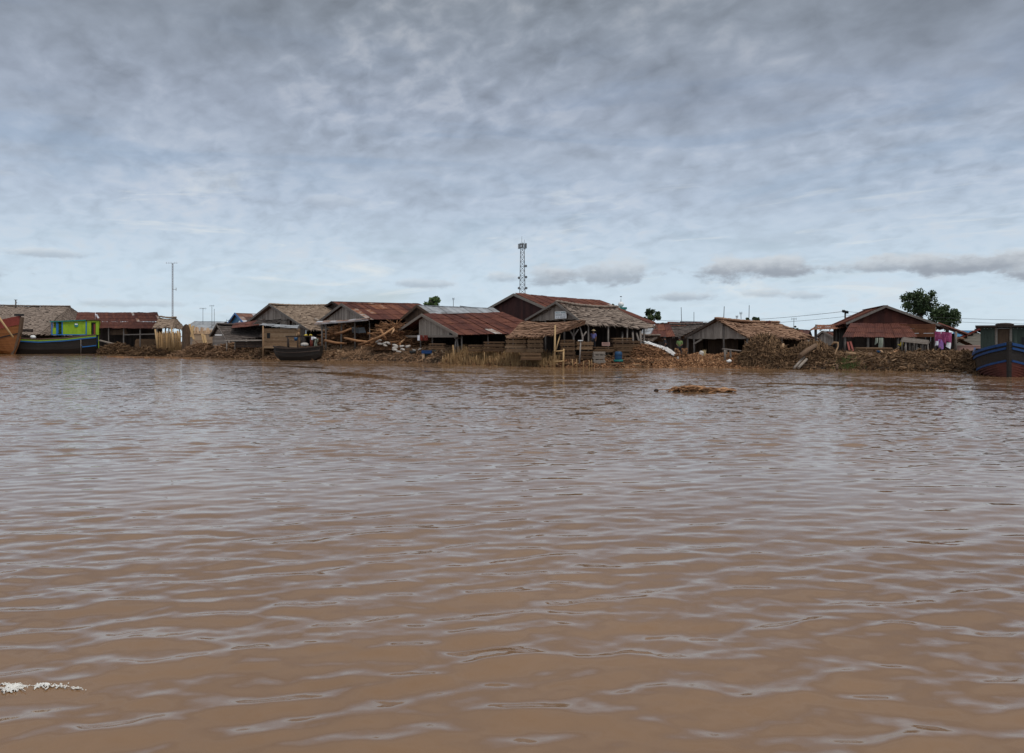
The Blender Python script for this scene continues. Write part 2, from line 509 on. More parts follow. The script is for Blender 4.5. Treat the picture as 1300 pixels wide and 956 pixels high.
# ------------------------------------------------------------------ roofs and walls
def thatch_panel(mb, R0, R1, E0, E1, course=.34, rag=.7, thick=.07, tmid=.5, sag=.14):
    R0, R1, E0, E1 = map(Vector, (R0, R1, E0, E1))
    ln = max((R1 - R0).length, (E1 - E0).length)
    sl = max((E0 - R0).length, (E1 - R1).length)
    n = max(3, int(sl / course))
    m = max(3, int(ln / .3))
    N = ((E1 - E0) + (R1 - R0)).cross((E0 - R0) + (E1 - R1)).normalized()
    if N.z < 0:
        N = -N
    seed = U(0, 99)

    def B(u, v):
        p = bil(R0, R1, E0, E1, u, v)
        p.z += sag * 1.6 * mnoise.noise(Vector((v * ln * .35, u * sl * .3, seed))) - sag * 1.1 * math.sin(math.pi * v) * (1 - .5 * u)
        return p
    for k in range(n):
        ct = tmid + U(-.1, .1)
        u0, u1 = max(0, (k - .15) / n), (k + 1.05) / n
        top, bot, low = [], [], []
        for i in range(m + 1):
            v = i / m
            r_ = U(-rag, rag) / n * (1.0 if k < n - 1 else 1.3)
            top.append(B(u0, v) + N * .015)
            q = B(u1 + r_, v)
            bot.append(q + N * (thick * U(.7, 1.3)))
            low.append(q - N * .02)
        for i in range(m):
            t = ct + U(-.16, .16) + .25 * mnoise.noise(Vector((i * .3, k * .8, seed)))
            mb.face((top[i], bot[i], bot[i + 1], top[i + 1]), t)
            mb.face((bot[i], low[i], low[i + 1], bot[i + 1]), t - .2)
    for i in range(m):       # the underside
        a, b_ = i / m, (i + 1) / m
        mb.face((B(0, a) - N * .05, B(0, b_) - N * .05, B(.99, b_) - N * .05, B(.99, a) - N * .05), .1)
    for i in range(int(ln * 7)):     # loose straws at the eave and over the slope
        v = U(0, 1)
        e = B(U(.95, 1.02), v) + N * .05
        d = ((E0 - R0).normalized() * U(.15, .4) + Vector((U(-.1, .1), U(-.1, .1), -.12)))
        w = (E1 - E0).normalized() * .03
        mb.face((e - w, e + w, e + d), tmid + U(-.3, .35))
    for i in range(int(ln * sl * 2.2)):
        e = B(U(0, .97), U(0, 1)) + N * (thick * .7)
        d = ((E0 - R0).normalized() * U(.25, .6) + N * U(.02, .12) + Vector((U(-.12, .12), U(-.12, .12), 0)))
        w = (E1 - E0).normalized() * U(.02, .05)
        mb.face((e - w, e + w, e + d + w * .4, e + d - w * .4), tmid + U(-.35, .4))


def metal_panel(mb, R0, R1, E0, E1, sheet=.8, row=1.9, tm=.45, tv=.38, patch=.08, sag=.09):
    R0, R1, E0, E1 = map(Vector, (R0, R1, E0, E1))
    ln = max((R1 - R0).length, (E1 - E0).length)
    sl = max((E0 - R0).length, (E1 - R1).length)
    nc_, nr_ = max(2, round(ln / sheet)), max(1, round(sl / row))
    N = ((E1 - E0) + (R1 - R0)).cross((E0 - R0) + (E1 - R1)).normalized()
    if N.z < 0:
        N = -N
    seed = U(0, 99)

    def B(u, v):
        p = bil(R0, R1, E0, E1, u, v)
        p.z += sag * (mnoise.noise(Vector((v * ln * .4, u * sl * .4, seed))) - math.sin(math.pi * v) * .7)
        return p
    seg = 10
    for c in range(nc_):
        ct = U(-.5, .5) * tv
        for rr in range(nr_):
            t = tm + ct + U(-.5, .5) * tv
            if random.random() < patch:
                t = U(.95, 1.25)
            lift = .02 + .03 * (nr_ - rr) + U(0, .02)
            slip = U(-.02, .05) / nr_
            va, vb = c / nc_, (c + 1.06) / nc_
            tilt = U(-.015, .015)
            rows = []
            for u in ((rr - .02) / nr_, (rr + 1.05) / nr_ + slip):
                u = max(0, u)
                rows.append([B(u, va + (vb - va) * i / seg) + N * (lift + .022 * math.cos(math.pi * i) + tilt * (i / seg - .5) * 2 + .02 * (c % 2)) for i in range(seg + 1)])
            for i in range(seg):
                mb.face((rows[0][i], rows[1][i], rows[1][i + 1], rows[0][i + 1]), t)
    # rafters and battens under the sheets
    for c in range(nc_ + 1):
        mb.bar(B(0, c / nc_) - N * .05, B(1, c / nc_) - N * .05, .06, .06, .05)


def board_wall(mb, a, b, zb, zt, bw=.22, th=.03, tm=.5, tv=.35, gap=.012, jag=.03, skip=0.0):
    """vertical boards from a to b (plan points); zb, zt are heights or functions of the run 0..1"""
    a, b = Vector((a[0], a[1], 0)), Vector((b[0], b[1], 0))
    d = b - a
    L = d.length
    if L < .05:
        return
    d.normalize()
    n = Vector((d.y, -d.x, 0)) * th / 2
    fb = zb if callable(zb) else (lambda u: zb)
    ft = zt if callable(zt) else (lambda u: zt)
    x = 0
    while x < L - .02:
        w = min(bw * U(.75, 1.3), L - x)
        u0, u1 = x / L, (x + w - gap) / L
        z0, z1 = ft(u0), ft(u1)
        j = U(-jag, jag)
        q0, q1 = fb(u0) + j, fb(u1) + j
        if z0 - q0 > .02 or z1 - q1 > .02:
            z0, z1 = max(z0, q0 + .01), max(z1, q1 + .01)
            if random.random() >= skip:
                p, q = a + d * x, a + d * (x + w - gap)
                o = n.normalized() * U(-.008, .008)
                mb.hexa([p - n + o + UP * q0, q - n + o + UP * q1, q + n + o + UP * q1, p + n + o + UP * q0,
                         p - n + o + UP * z0, q - n + o + UP * z1, q + n + o + UP * z1, p + n + o + UP * z0], tm + U(-tv, tv))
        x += w


def plank_wall(mb, a, b, zb, zt, bw=.24, th=.03, tm=.5, tv=.3):
    """horizontal planks"""
    a, b = Vector((a[0], a[1], 0)), Vector((b[0], b[1], 0))
    z = zb
    while z < zt - .02:
        w = min(bw * U(.8, 1.2), zt - z)
        c = (a + b) / 2 + UP * (z + w / 2)
        d = (b - a)
        ang_ = math.atan2(d.y, d.x)
        mb.box(c, (d.length + U(-.02, .06), th, w - .012), Matrix.Rotation(ang_ + U(-.002, .002), 3, 'Z'), tm + U(-tv, tv))
        z += w


class Shed:
    """a ridge-roofed building: x to the right slope's side, y back along the ridge"""

    def __init__(s, name, label, cat, R0, R1, w, drop, wl=None, dropl=None, h0=0, h1=0, group=None):
        s.R0, s.R1 = Vector(R0), Vector(R1)
        d = s.R1 - s.R0
        s.L = math.hypot(d.x, d.y)
        s.r = Vector((d.x / s.L, d.y / s.L, 0))
        s.q = Vector((s.r.y, -s.r.x, 0))
        s.w, s.drop = w, drop
        s.wl = w if wl is None else wl
        s.dropl = drop if dropl is None else dropl
        s.h0, s.h1 = h0, h1
        mid = (s.R0 + s.R1) / 2
        s.gz = bank_z(mid.x, mid.y, False)
        base = Vector((s.R0.x, s.R0.y, s.gz))
        s.o = thing(name, label, cat, base, math.atan2(s.r.y, s.r.x), group)

    def pt(s, x, y, z=None):
        """plan offset (x right, y back); z absolute height, or roof height when None"""
        p = s.R0 + s.q * x + s.r * y
        p.z = s.rz(x, y) if z is None else z
        return p

    def rz(s, x, y):
        zr = s.R0.z + (s.R1.z - s.R0.z) * max(0, min(1, y / s.L))
        return zr - (x / s.w * s.drop if x >= 0 else -x / s.wl * s.dropl)

    def roof(s, kind, m, ov=.35, left=True, m_left=None, **kw):
        f = thatch_panel if kind == 'thatch' else metal_panel
        a0, a1 = s.pt(0, -ov), s.pt(0, s.L)
        a0.z, a1.z = s.R0.z, s.R1.z
        mbr = MB()
        er0, er1 = s.pt(s.w, -ov - s.h0), s.pt(s.w, s.L + s.h1)
        f(mbr, a0, a1, er0, er1, **kw)
        if left:
            el0, el1 = s.pt(-s.wl, -ov - s.h0), s.pt(-s.wl, s.L + s.h1)
            f(mbr, a0, a1, el0, el1, **kw)
            if s.h1 > .05:
                f(mbr, a1, a1 + s.r * .02, er1, el1, **kw)
            if s.h0 > .05:
                f(mbr, a0, a0 - s.r * .02, er0, el0, **kw)
        if kind == 'thatch':
            k = 0
            while k < s.L + ov:
                p = a0.lerp(a1, k / (s.L + ov)) + UP * (.12 - kw.get('sag', .1) * 1.1 * math.sin(math.pi * k / (s.L + ov)))
                mbr.blob(p + s.r * .2, (.32, .26, .13), 7, 4, kw.get('tmid', .5) + U(-.2, .15), Matrix.Rotation(math.atan2(s.r.y, s.r.x), 3, 'Z'), .4)
                k += .4
        else:
            pa = None
            for k in range(int(s.L / 1.2) + 2):
                p = a0.lerp(a1, min(1, k * 1.2 / (s.L + ov))) + UP * .09
                if pa is not None:
                    mbr.bar(pa, p, .34, .05, kw.get('tm', .45) + U(-.15, .2))
                pa = p
        s.roof_o = mbr.build('roof', m, s.o)
        s.ov = ov
        return s.roof_o

    def barge(s, m='pole', w=.18, right=True, left=True, tint=.42):
        for on, x in ((right, s.w), (left, -s.wl)):
            if not on:
                continue
            mbr = MB()
            a, b_ = s.pt(0, -s.ov - .06), s.pt(x * 1.02, -s.ov - .06 - s.h0)
            mbr.bar(a + UP * .02, b_ + UP * .02, .05, w, tint, UP)
            mbr.build('bargeboard', m, s.o)

    def gable(s, m, zb, xa=None, xb=None, y=0.0, horiz=False, clear=.1, **kw):
        xa = -s.wl * .93 if xa is None else xa
        xb = s.w * .93 if xb is None else xb
        mbr = MB()
        a, b_ = s.pt(xa, y, 0), s.pt(xb, y, 0)
        top = lambda u: s.rz(xa + (xb - xa) * u, y) - clear
        if horiz:
            z = zb
            while z < s.R0.z - .2:
                hgt = .26
                # clip the plank to the slopes at its upper edge
                zz = z + hgt
                xr = min(xb, (s.R0.z - clear - zz) / s.drop * s.w)
                xl = max(xa, -(s.R0.z - clear - zz) / s.dropl * s.wl)
                if xr - xl > .1:
                    p, q = s.pt(xl, y, 0), s.pt(xr, y, 0)
                    plank_wall(mbr, p, q, z, zz, .3, **kw)
                z += hgt
        else:
            # split at the apex so no board spans both slopes
            for c0, c1 in ((xa, 0), (0, xb)):
                if c1 - c0 > .05:
                    p, q = s.pt(c0, y, 0), s.pt(c1, y, 0)
                    board_wall(mbr, p, q, zb, (lambda u, c0=c0, c1=c1: s.rz(c0 + (c1 - c0) * u, y) - clear), **kw)
        return mbr.build('gable_wall', m, s.o)

    def walls(s, sides, m='board_dark', inset=.25, **kw):
        for sd in sides:
            mbr = MB()
            if sd == 'B':
                y = s.L - .2
                xa, xb = -s.wl * .92, s.w * .92
                for c0, c1 in ((xa, 0), (0, xb)):
                    board_wall(mbr, s.pt(c0, y, 0), s.pt(c1, y, 0), s.gz - .2, (lambda u, c0=c0, c1=c1: s.rz(c0 + (c1 - c0) * u, y) - .15), .3, gap=0, jag=0, **kw)
            elif sd == 'F':
                xa, xb = -s.wl * .92, s.w * .92
                for c0, c1 in ((xa, 0), (0, xb)):
                    board_wall(mbr, s.pt(c0, .05, 0), s.pt(c1, .05, 0), s.gz - .2, (lambda u, c0=c0, c1=c1: s.rz(c0 + (c1 - c0) * u, 0) - .12), .25, **kw)
            else:
                x = -s.wl * .92 if sd == 'L' else s.w * .92
                board_wall(mbr, s.pt(x, 0, 0), s.pt(x, s.L - .25, 0), s.gz - .2, s.rz(x, 0) - .15, .26, **kw)
            mbr.build('wall', m, s.o)

    def posts(s, pts, m='pole', r_=.07, z0=None):
        for (x, y) in pts:
            mbr = MB()
            top = s.pt(x, y)
            top.z -= .08
            g = bank_z(top.x, top.y) - .3 if z0 is None else z0
            mbr.tube([Vector((top.x + U(-.05, .05), top.y, g)), top], [r_ * 1.1, r_ * .9], 6, U(.3, .7))
            mbr.build('post', m, s.o)

    def beam(s, a, b_, m='pole', w=.1, h=.14, tint=.5, name='beam'):
        mbr = MB()
        mbr.bar(a, b_, w, h, tint)
        return mbr.build(name, m, s.o)


def gable_shed(name, label, cat, apex, Y, theta, eave, ridge, eave_left=None, L=None, h1=0, group=None):
    """solve a gable-fronted building from its bearings: front apex, right eave end, ridge end"""
    A = P(*apex, Y)
    th = R(theta)
    c, s_ = math.cos(th), math.sin(th)
    q = (s_, -c)

    def half(pxy, sgn):
        k = (pxy[0] - 650) / 1000
        wv = (k * A.y - A.x) / (sgn * q[0] - k * sgn * q[1])
        y = A.y + sgn * q[1] * wv
        z = CAM_H - (pxy[1] - 433) / 1000 * y
        return wv, A.z - z
    w, dr = half(eave, 1)
    wl, dl = half(eave_left, -1) if eave_left else (w, dr)
    if L is None:
        k = (ridge[0] - 650) / 1000
        L = (k * A.y - A.x) / (c - k * s_)
    y1 = A.y + L * s_
    z1 = CAM_H - (ridge[1] - 433) / 1000 * y1 if ridge else A.z
    R1 = Vector((A.x + L * c, y1, z1))
    return Shed(name, label, cat, A, R1, w, dr, wl, dl, 0, h1, group)


def single(name, m, label, cat, fn, group=None, rz=0.0, kind=None):
    mb_ = MB()
    fn(mb_)
    return tag(mb_.build(name, m, rz=rz), label, cat, group, kind)

# ================================================================== the buildings
# far left: long grey thatch hall behind the boats
s = Shed('thatched_hall', 'long grey thatched hall behind the green boat', 'building', P(-60, 386, 147), P(88, 389.5, 143), 9, 5.1, h1=1.6)
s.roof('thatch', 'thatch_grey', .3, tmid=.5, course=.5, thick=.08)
s.walls('BLR', 'board_dark')
s.posts([(8.6, y) for y in (3, 7, 11, 15, 19)])
mbx = MB()
a = P(20, 388, 144)
mbx.tube([a - UP * .4, a + UP * 1.0], [.12, .1], 6, .5)
mbx.box(a + UP * 1.05, (.4, .4, .08), None, .4)
mbx.build('roof_vent', 'pole', s.o)

# rust-red open shed
s = Shed('open_shed', 'long low open shed under a dark rust-red two-tier roof', 'building', P(109, 397, 138), P(199, 397.3, 122), 4, 1.15, h1=.9)
s.ov = .3
mbx = MB()
metal_panel(mbx, P(99, 397, 138), P(199, 397.3, 122), P(96, 407.6, 133.5), P(206, 408.2, 117.5), tm=.34, tv=.3, patch=.02)
metal_panel(mbx, P(99, 397, 138), P(199, 397.3, 122), P(104, 408, 143), P(203, 408, 127), tm=.34, tv=.3, patch=.02)
mbx.build('roof', 'rust', s.o)
mbx = MB()
metal_panel(mbx, P(96, 408.2, 133.2), P(206, 408.9, 117.2), P(92, 416, 130.5), P(215, 417, 113.5), tm=.3, tv=.22, patch=.01)
mbx.build('lower_roof', 'rust', s.o)
mbx = MB()
board_wall(mbx, P(92, 0, 139), P(206, 0, 124), .6, 5.0, .3, gap=0, jag=0)
mbx.build('wall', 'board_dark', s.o)
for px in (103, 117, 138, 157, 178, 199, 210):
    mbx = MB()
    g = ground(px, 130.3 - (px - 90) * .135)
    mbx.tube([g - UP * .3, Vector((g.x, g.y, 4.2 if px < 150 else 3.95))], [.11, .09], 6, U(.3, .7))
    mbx.build('post', 'pole', s.o)
for px0, px1, z0, z1 in ((96, 120, 3.0, 3.2), (157, 199, 3.1, 3.0)):
    s.beam(P(px0, 425, 130.3 - (px0 - 90) * .135), P(px1, 424, 130.3 - (px1 - 90) * .135), 'pole', .1, .16)
single('hanging_sheet', 'board_brown', 'brown sheet hanging under the rust-red open shed', 'sheet',
       lambda m: metal_panel(m, P(141, 418.5, 125.5), P(160, 418.5, 123.5), P(139, 424, 125.2), P(162, 425, 123.2), tm=.5))
single('sloping_plank', 'lumber_grey', 'long grey plank sloping down in front of the rust-red shed', 'plank',
       lambda m: m.bar(P(126, 432, 124), P(165, 441.5, 119.5), .4, .15, .5))
for i, (px, Yq, wd, n) in enumerate(((130, 128, 3.4, 7), (150, 125, 2.6, 5), (186, 119, 3, 8))):
    def st(m, px=px, Yq=Yq, wd=wd, n=n):
        g = ground(px, Yq)
        for k in range(n):
            for jj in range(3):
                m.box(g + Vector((U(-.12, .12), jj * .42 - .4, .1 + k * .19)), (wd + U(-.4, .3), .38, .16), Matrix.Rotation(U(-.02, .02), 3, 'Z'), U(.1, .7))
    single('plank_stack', 'lumber', ['low dark plank stack inside the rust-red shed, at its left', 'shortest plank stack inside the rust-red shed', 'taller plank stack at the right end of the rust-red shed'][i], 'plank stack', st, 'plank stacks in the rust-red shed')

# small thatched hut and its bamboo front
s = Shed('thatched_hut', 'small brown thatched hut at the right end of the rust-red shed', 'building', P(206, 402.8, 113), P(222.5, 403.5, 113), 2.1, 1.45, h1=.5)
s.roof('thatch', 'thatch_brown', .4, tmid=.55)
s.posts([(1.8, .1), (1.8, 1.7), (-1.8, .2), (-1.8, 1.7)])


def fence(px0, px1, Y, yt, m, n, side):
    for i in range(n):
        px = px0 + (px1 - px0) * (i + U(.1, .9)) / n
        g = ground(px, Y)
        top = P(px + U(-1, 1), yt + U(-2, 3), Y + U(-.1, .1))
        m.tube([g - UP * .4, top], [.075, .06], 5, U(.0, .55))


f = thing('bamboo_fence', 'ragged bamboo paling fence below the small thatched hut', 'fence', ground(213, 106.5))
mbx = MB()
fence(200, 230, 106.5, 422, mbx, 34, 0)
mbx.build('palings', 'bamboo', f)
mbx = MB()
plank_wall(mbx, P(201, 0, 106.9), P(229.5, 0, 106.9), .6, 3.1, .3, .04)
mbx.build('lower_boards', 'board_brown', f)
for z in (1.5, 2.6):
    mbx = MB()
    a, b_ = P(199, 0, 106.8), P(231, 0, 106.8)
    a.z = b_.z = z
    mbx.tube([a, b_], .05, 5, .5)
    mbx.build('rail', 'bamboo', f)
for i, (pa, pb) in enumerate((((217.5, 417), (221, 441)), ((225.5, 420), (228, 432)), ((197, 418), (200, 442)))):
    single('leaning_pole', 'bamboo', ['pale bamboo pole leaning on the middle of the paling fence', 'pale bamboo pole leaning on the right end of the paling fence', 'split bamboo pole leaning at the left end of the paling fence'][i], 'pole',
           lambda m, pa=pa, pb=pb: m.tube([P(*pb, 105.6), P(*pa, 106)], [.13, .1], 6, .8), 'poles leaning on the paling fence')


def woven(m):
    Y = 104
    n = 12
    for i in range(n):
        for j in range(10):
            q = []
            for (di, dj) in ((0, 0), (1, 0), (1, 1), (0, 1)):
                u, v = (i + di) / n, (j + dj) / 10
                pxx = 231 + 10.5 * u
                yt = 411.5 + 6 * (2 * u - 1) ** 2
                q.append(P(pxx, 443 + (yt - 443) * v, Y - .5 * math.sin(math.pi * u)))
            t = .3 + .2 * ((i + j) % 2) + U(-.15, .15)
            m.face(q, t)
            m.face([p + Vector((0, .07, 0)) for p in reversed(q)], t)


single('woven_screen', 'board_brown', 'tall round-topped brown woven screen standing by the paling fence', 'screen', woven)
for i, (pa, pb) in enumerate((((240.5, 411.5), (246, 431)), ((245.5, 413.5), (243, 428)), ((256.5, 424), (259.5, 437)), ((259, 425), (262, 437)))):
    single('leaning_board', 'bamboo', ['long pale slat leaning beside the round-topped woven screen', 'short slat crossing behind the long pale slat by the woven screen', 'left slat of the pair leaning on the pale plank stack', 'right slat of the pair leaning on the pale plank stack'][i], 'slat',
           lambda m, pa=pa, pb=pb: m.bar(P(*pb, 100.5), P(*pa, 101), .3, .08, .85), 'slats by the pale plank stack')


def pale_stack(m):
    for k in range(10):
        z0 = 436.8 - k * 1.55
        m.box(P(259 + U(-.4, .4), z0, 102.5), (2.5 + U(-.2, .2), .9, .13), None, U(.3, .95))
    for i in range(26):
        px = 245 + 27 * (i + .5) / 26
        m.bar(P(px + U(-.5, .5), 424, 102), P(px + U(-1.5, 1.5), 415.5 + U(-1, 2) + max(0, (px - 262) * .45), 102.6), .1, .06, U(.1, .7))


single('pale_plank_stack', 'lumber_pale', 'tall stack of pale sawn planks with upright orange slats on top', 'plank stack', pale_stack)

# background on the left
s = Shed('zinc_house', 'low house with plain grey zinc roof behind the pale plank stack', 'house', P(249, 408.5, 152), P(287, 409, 151), 4.5, 1.7)
s.roof('metal', 'zinc', .3, tm=.6, tv=.25, patch=0)
s.walls('FBLR', 'board_grey')

s = gable_shed('blue_gable_house', 'house with a bright blue gable and streaked rust and zinc roof', 'house', (301.5, 398.3), 120, 32, (313, 411), (338, 399.5))
s.roof('metal', 'rust_mix', .35, tm=.5, tv=.9, patch=.1)
s.barge('blue', .3)
s.gable('blue_roof', s.gz + 2.2, tv=.3)
s.walls('BLR', 'board_grey')
dish = thing('satellite_dish', 'round white satellite dish below the blue gable', 'dish', P(305.5, 412, 117.2))
mbx = MB()
mbx.blob(P(305.7, 409.6, 117), (.36, .12, .36), 12, 7, .8)
mbx.build('reflector', 'white', dish)
mbx = MB()
mbx.tube([P(305.5, 412.5, 117.2), P(305.7, 409.8, 117.15)], .04, 5, .5)
mbx.build('pole', 'steel', dish)

s = gable_shed('dark_shingle_shed', 'dark shingled shed with small grey gable left of the plank cabin', 'shed', (278.5, 412.3), 97, 36, (290, 431), (325, 411.5), eave_left=(269.5, 427))
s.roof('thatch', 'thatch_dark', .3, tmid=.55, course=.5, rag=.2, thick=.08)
s.barge('pole', .2, tint=.4)
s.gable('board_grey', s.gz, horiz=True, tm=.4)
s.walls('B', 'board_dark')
mbx = MB()
mbx.box(P(278.5, 425.3, 94.8), (1.0, .08, .14), None, .7)
mbx.build('window_sill', 'white', s.o)
mbx = MB()
metal_panel(mbx, P(297, 411, 99), P(336, 406, 99), P(294, 416.5, 95.5), P(334, 412.5, 95.5), tm=.38, tv=.3)
mbx.build('lean_to_roof', 'rust', s.o)
g = thing('timber_bench', 'long dark timber bench with plank front beside the shingled shed', 'bench', ground(310, 92.5))
mbx = MB()
mbx.bar(P(287, 432, 92.5), P(333, 432, 91), .5, .16, .7)
mbx.build('top', 'board_grey', g)
mbx = MB()
plank_wall(mbx, P(299, 0, 92.2), P(333, 0, 91.2), 1.25, 1.95, .25, .05, .4)
mbx.build('front_boards', 'board_dark', g)
for px in (288, 298.5):
    mbx = MB()
    mbx.tube([ground(px, 92.3) - UP * .2, P(px, 432.5, 92.3)], .09, 6, .6)
    mbx.build('leg', 'pole', g)

# plank cabin with a lean-to zinc roof
g = thing('plank_cabin', 'small tan plank cabin with grey zinc lean-to roof', 'cabin', ground(355, 88))
Yc = 87.5
for (p0, p1) in (((333.2, Yc), (377, Yc - .6)), ((333.2, Yc), (338, Yc + 3)), ((377, Yc - .6), (381, Yc + 2.5))):
    mbx = MB()
    zt = 3.65 if p0[0] < 340 and p1[0] > 340 else 3.55
    plank_wall(mbx, P(p0[0], 0, p0[1]), P(p1[0], 0, p1[1]), 1.2, 3.4, .2, .06, .5, .4)
    mbx.build('wall', 'board_tan', g)
mbx = MB()
metal_panel(mbx, P(334, 411.3, Yc + 2.8), P(380, 413.5, Yc + 2.2), P(329, 413.2, Yc - .5), P(377, 417.3, Yc - 1), tm=.62, tv=.3, patch=.05, sheet=.7)
mbx.build('roof', 'zinc', g)
for px in (334, 376):
    mbx = MB()
    mbx.tube([ground(px, Yc - .5) - UP * .2, P(px, 416 if px > 350 else 413.5, Yc - .6)], .08, 6, .5)
    mbx.build('post', 'board_tan', g)
w_ = MB()
w_.box(P(341, 426.2, Yc - .14), (.36, .06, .62), None, .2)
wo = w_.build('window', 'black', g)
w_ = MB()
for dx, dz, sx_, sz_ in ((0, .34, .5, .07), (0, -.34, .5, .07), (-.22, 0, .07, .62), (.22, 0, .07, .62)):
    w_.box(P(341, 426.2, Yc - .18) + Vector((dx, 0, dz)), (sx_, .06, sz_), None, .6)
w_.build('frame', 'board_tan', wo)
w_ = MB()
w_.box(P(349.5, 430, Yc - .15), (.42, .06, 1.1), None, .25)
w_.build('door', 'board_brown', g)

# thatched gable house
s = gable_shed('thatched_gable_house', 'grey-boarded gable house with light brown thatch behind the bending person', 'house', (347, 387.3), 97, 42, (396, 419), (419, 388), eave_left=(318, 410))
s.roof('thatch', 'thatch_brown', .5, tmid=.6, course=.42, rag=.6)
s.barge('pole', .26)
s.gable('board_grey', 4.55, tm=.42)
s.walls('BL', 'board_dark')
s.posts([(s.w * .9, .3), (s.w * .9, 3), (s.w * .9, 6), (0.4, .2), (2.5, .2)])
mbx = MB()
board_wall(mbx, s.pt(1.2, .15, 0), s.pt(s.w * .85, .15, 0), 1.4, lambda u: min(4.5, s.rz(1.2 + (s.w * .85 - 1.2) * u, 0) - .3), .3, gap=.1, skip=.35, tm=.4)
mbx.build('front_wall', 'board_grey', s.o)
mbx = MB()
thatch_panel(mbx, P(331, 406, 94), P(357, 403.5, 94), P(322, 412, 91.5), P(357, 409, 91.5), tmid=.35)
mbx.build('awning', 'thatch_dark', s.o)
for u0, v0, ln in ((.55, .6, 1.9), (.5, .68, 1.9), (.5, .76, 1.8), (.62, .3, .9), (.66, .36, .8)):
    x0, y0 = u0 * s.w, v0 * s.L
    mbx = MB()
    mbx.bar(s.pt(x0, y0) + UP * .22, s.pt(x0 + ln, y0 + .1) + UP * .22, .2, .05, U(.6, 1))
    mbx.build('batten', 'lumber_grey', s.o)

# rust-roofed barns
s = gable_shed('rear_barn', 'rust-roofed barn peeking up behind the grey-gabled barn', 'barn', (424, 383.8), 100, 40, (455, 401), (531, 386.3))
s.roof('metal', 'rust', .3, tm=.4, tv=.4)
s.barge('board_dark', .25)
s.walls('FBLR', 'board_dark')
s = gable_shed('grey_gabled_barn', 'wide barn with grey board gable and patched rust-red roof', 'barn', (437.5, 387), 88, 40, (468, 405.5), (533, 387.2), eave_left=(408, 409))
s.roof('metal', 'rust', .35, tm=.4, tv=.5, patch=.13)
s.barge('pole', .28)
s.gable('board_grey', P(0, 408.3, 86).z, tm=.42)
s.walls('BL', 'board_dark')
s.posts([(s.w * .93, y) for y in (.3, 3, 6, 9)] + [(-s.wl * .9, .2), (0, .2)])
mbx = MB()
metal_panel(mbx, P(404, 409, 86.5), P(470, 404.5, 85), P(399.5, 411.5, 82.5), P(467.5, 405.8, 80.5), tm=.6, tv=.3, patch=.2)
mbx.bar(P(399.5, 411.6, 82.4), P(467.5, 406, 80.4), .06, .14, .8)
mbx.build('awning', 'rust_mix', s.o)
for px in (409, 413.5, 433, 451):
    mbx = MB()
    mbx.tube([ground(px, 82.7) - UP * .2, P(px + U(-1, 1), 411.2 - (px - 400) * .085, 82.6)], .09, 6, U(.3, .8))
    mbx.build('awning_post', 'pole', s.o)
single('roofing_sheet', 'zinc', 'grey zinc sheet leaning inside the grey-gabled barn', 'sheet',
       lambda m: metal_panel(m, P(446, 415.5, 86), P(462, 416.5, 86), P(448, 421.5, 85), P(464, 422.5, 85), tm=.45))

s = gable_shed('zinc_roofed_barn', 'barn with smooth pale grey zinc roof under the round-crowned tree', 'barn', (533.5, 388.7), 83, 36, (554, 402.5), (625, 392.3), eave_left=(513, 406))
s.roof('metal', 'zinc', .35, tm=.55, tv=.5, patch=0)
s.barge('board_brown', .28)
s.gable('board_brown', P(0, 409, 82).z, tm=.35)
s.walls('BLR', 'board_dark')

s = gable_shed('rust_roofed_workshop', 'workshop with pale grey board gable below a broad maroon iron roof', 'workshop', (540, 400.3), 76, 34, (585, 425.5), (637, 398.2), eave_left=(502.5, 425.5), h1=.9)
s.roof('metal', 'rust', .35, tm=.33, tv=.3, patch=.025, sheet=.8)
s.barge('lumber_grey', .26, tint=.35)
s.gable('lumber_grey', P(0, 426.5, 75).z, xa=-1.3, xb=s.w * .9, tm=.62, tv=.3)
s.walls('BL', 'board_dark')
s.posts([(s.w * .92, .4), (s.w * .92, 3.2), (s.w * .92, 6), (-s.wl * .9, .1), (-1.2, .1), (1.2, .1)], r_=.08)
w_ = MB()
p_ = s.pt(s.w * .75, -.06, P(0, 422.6, 74.5).z)
w_.box(p_, (.42, .08, .42), Matrix.Rotation(R(34 - 90), 3, 'Z'), .2)
w_.build('window', 'black', s.o)
s.beam(s.pt(-s.wl * .9, -.05, P(0, 426.6, 75).z), s.pt(s.w * .93, -.05, P(0, 427.2, 74).z), 'lumber_grey', .12, .2, .35)
for i, px in enumerate((531.5, 535, 540.5)):
    def hc(m, px=px, wd=(.22, .25, .4)[i]):
        n = 6
        for a_ in range(n):
            for b_ in range(5):
                q = [P(px, 425.6, 74.6) + Vector(((ii / n - .5) * wd, .05 * math.sin(ii * 1.9 + jj), -jj / 5 * .5)) for ii, jj in ((a_, b_), (a_ + 1, b_), (a_ + 1, b_ + 1), (a_, b_ + 1))]
                m.face(q, U(.2, .9))
                m.face([k_ + Vector((0, .02, 0)) for k_ in reversed(q)], .5)
    single('hanging_cloth', 'cl_white' if i == 0 else 'red', ['small white cloth hanging under the pale workshop gable', 'narrow red cloth hanging beside the white cloth at the workshop', 'wide faded red cloth hanging under the workshop gable'][i], 'cloth', hc)
g = thing('trestle', 'grey splayed trestle standing at the right of the workshop front', 'trestle', ground(580, 71.5))
for pa, pb in (((579.5, 429.5), (576.5, 449)), ((579.5, 429.5), (583.5, 449)), ((580.5, 430), (581, 447))):
    mbx = MB()
    mbx.bar(P(*pb, 71.3), P(*pa, 71.8), .13, .1, .75)
    mbx.build('leg', 'pole', g)
mbx = MB()
mbx.bar(P(577.5, 429.6, 71.5), P(587, 429, 72.5), .12, .12, .4)
mbx.build('top', 'pole', g)

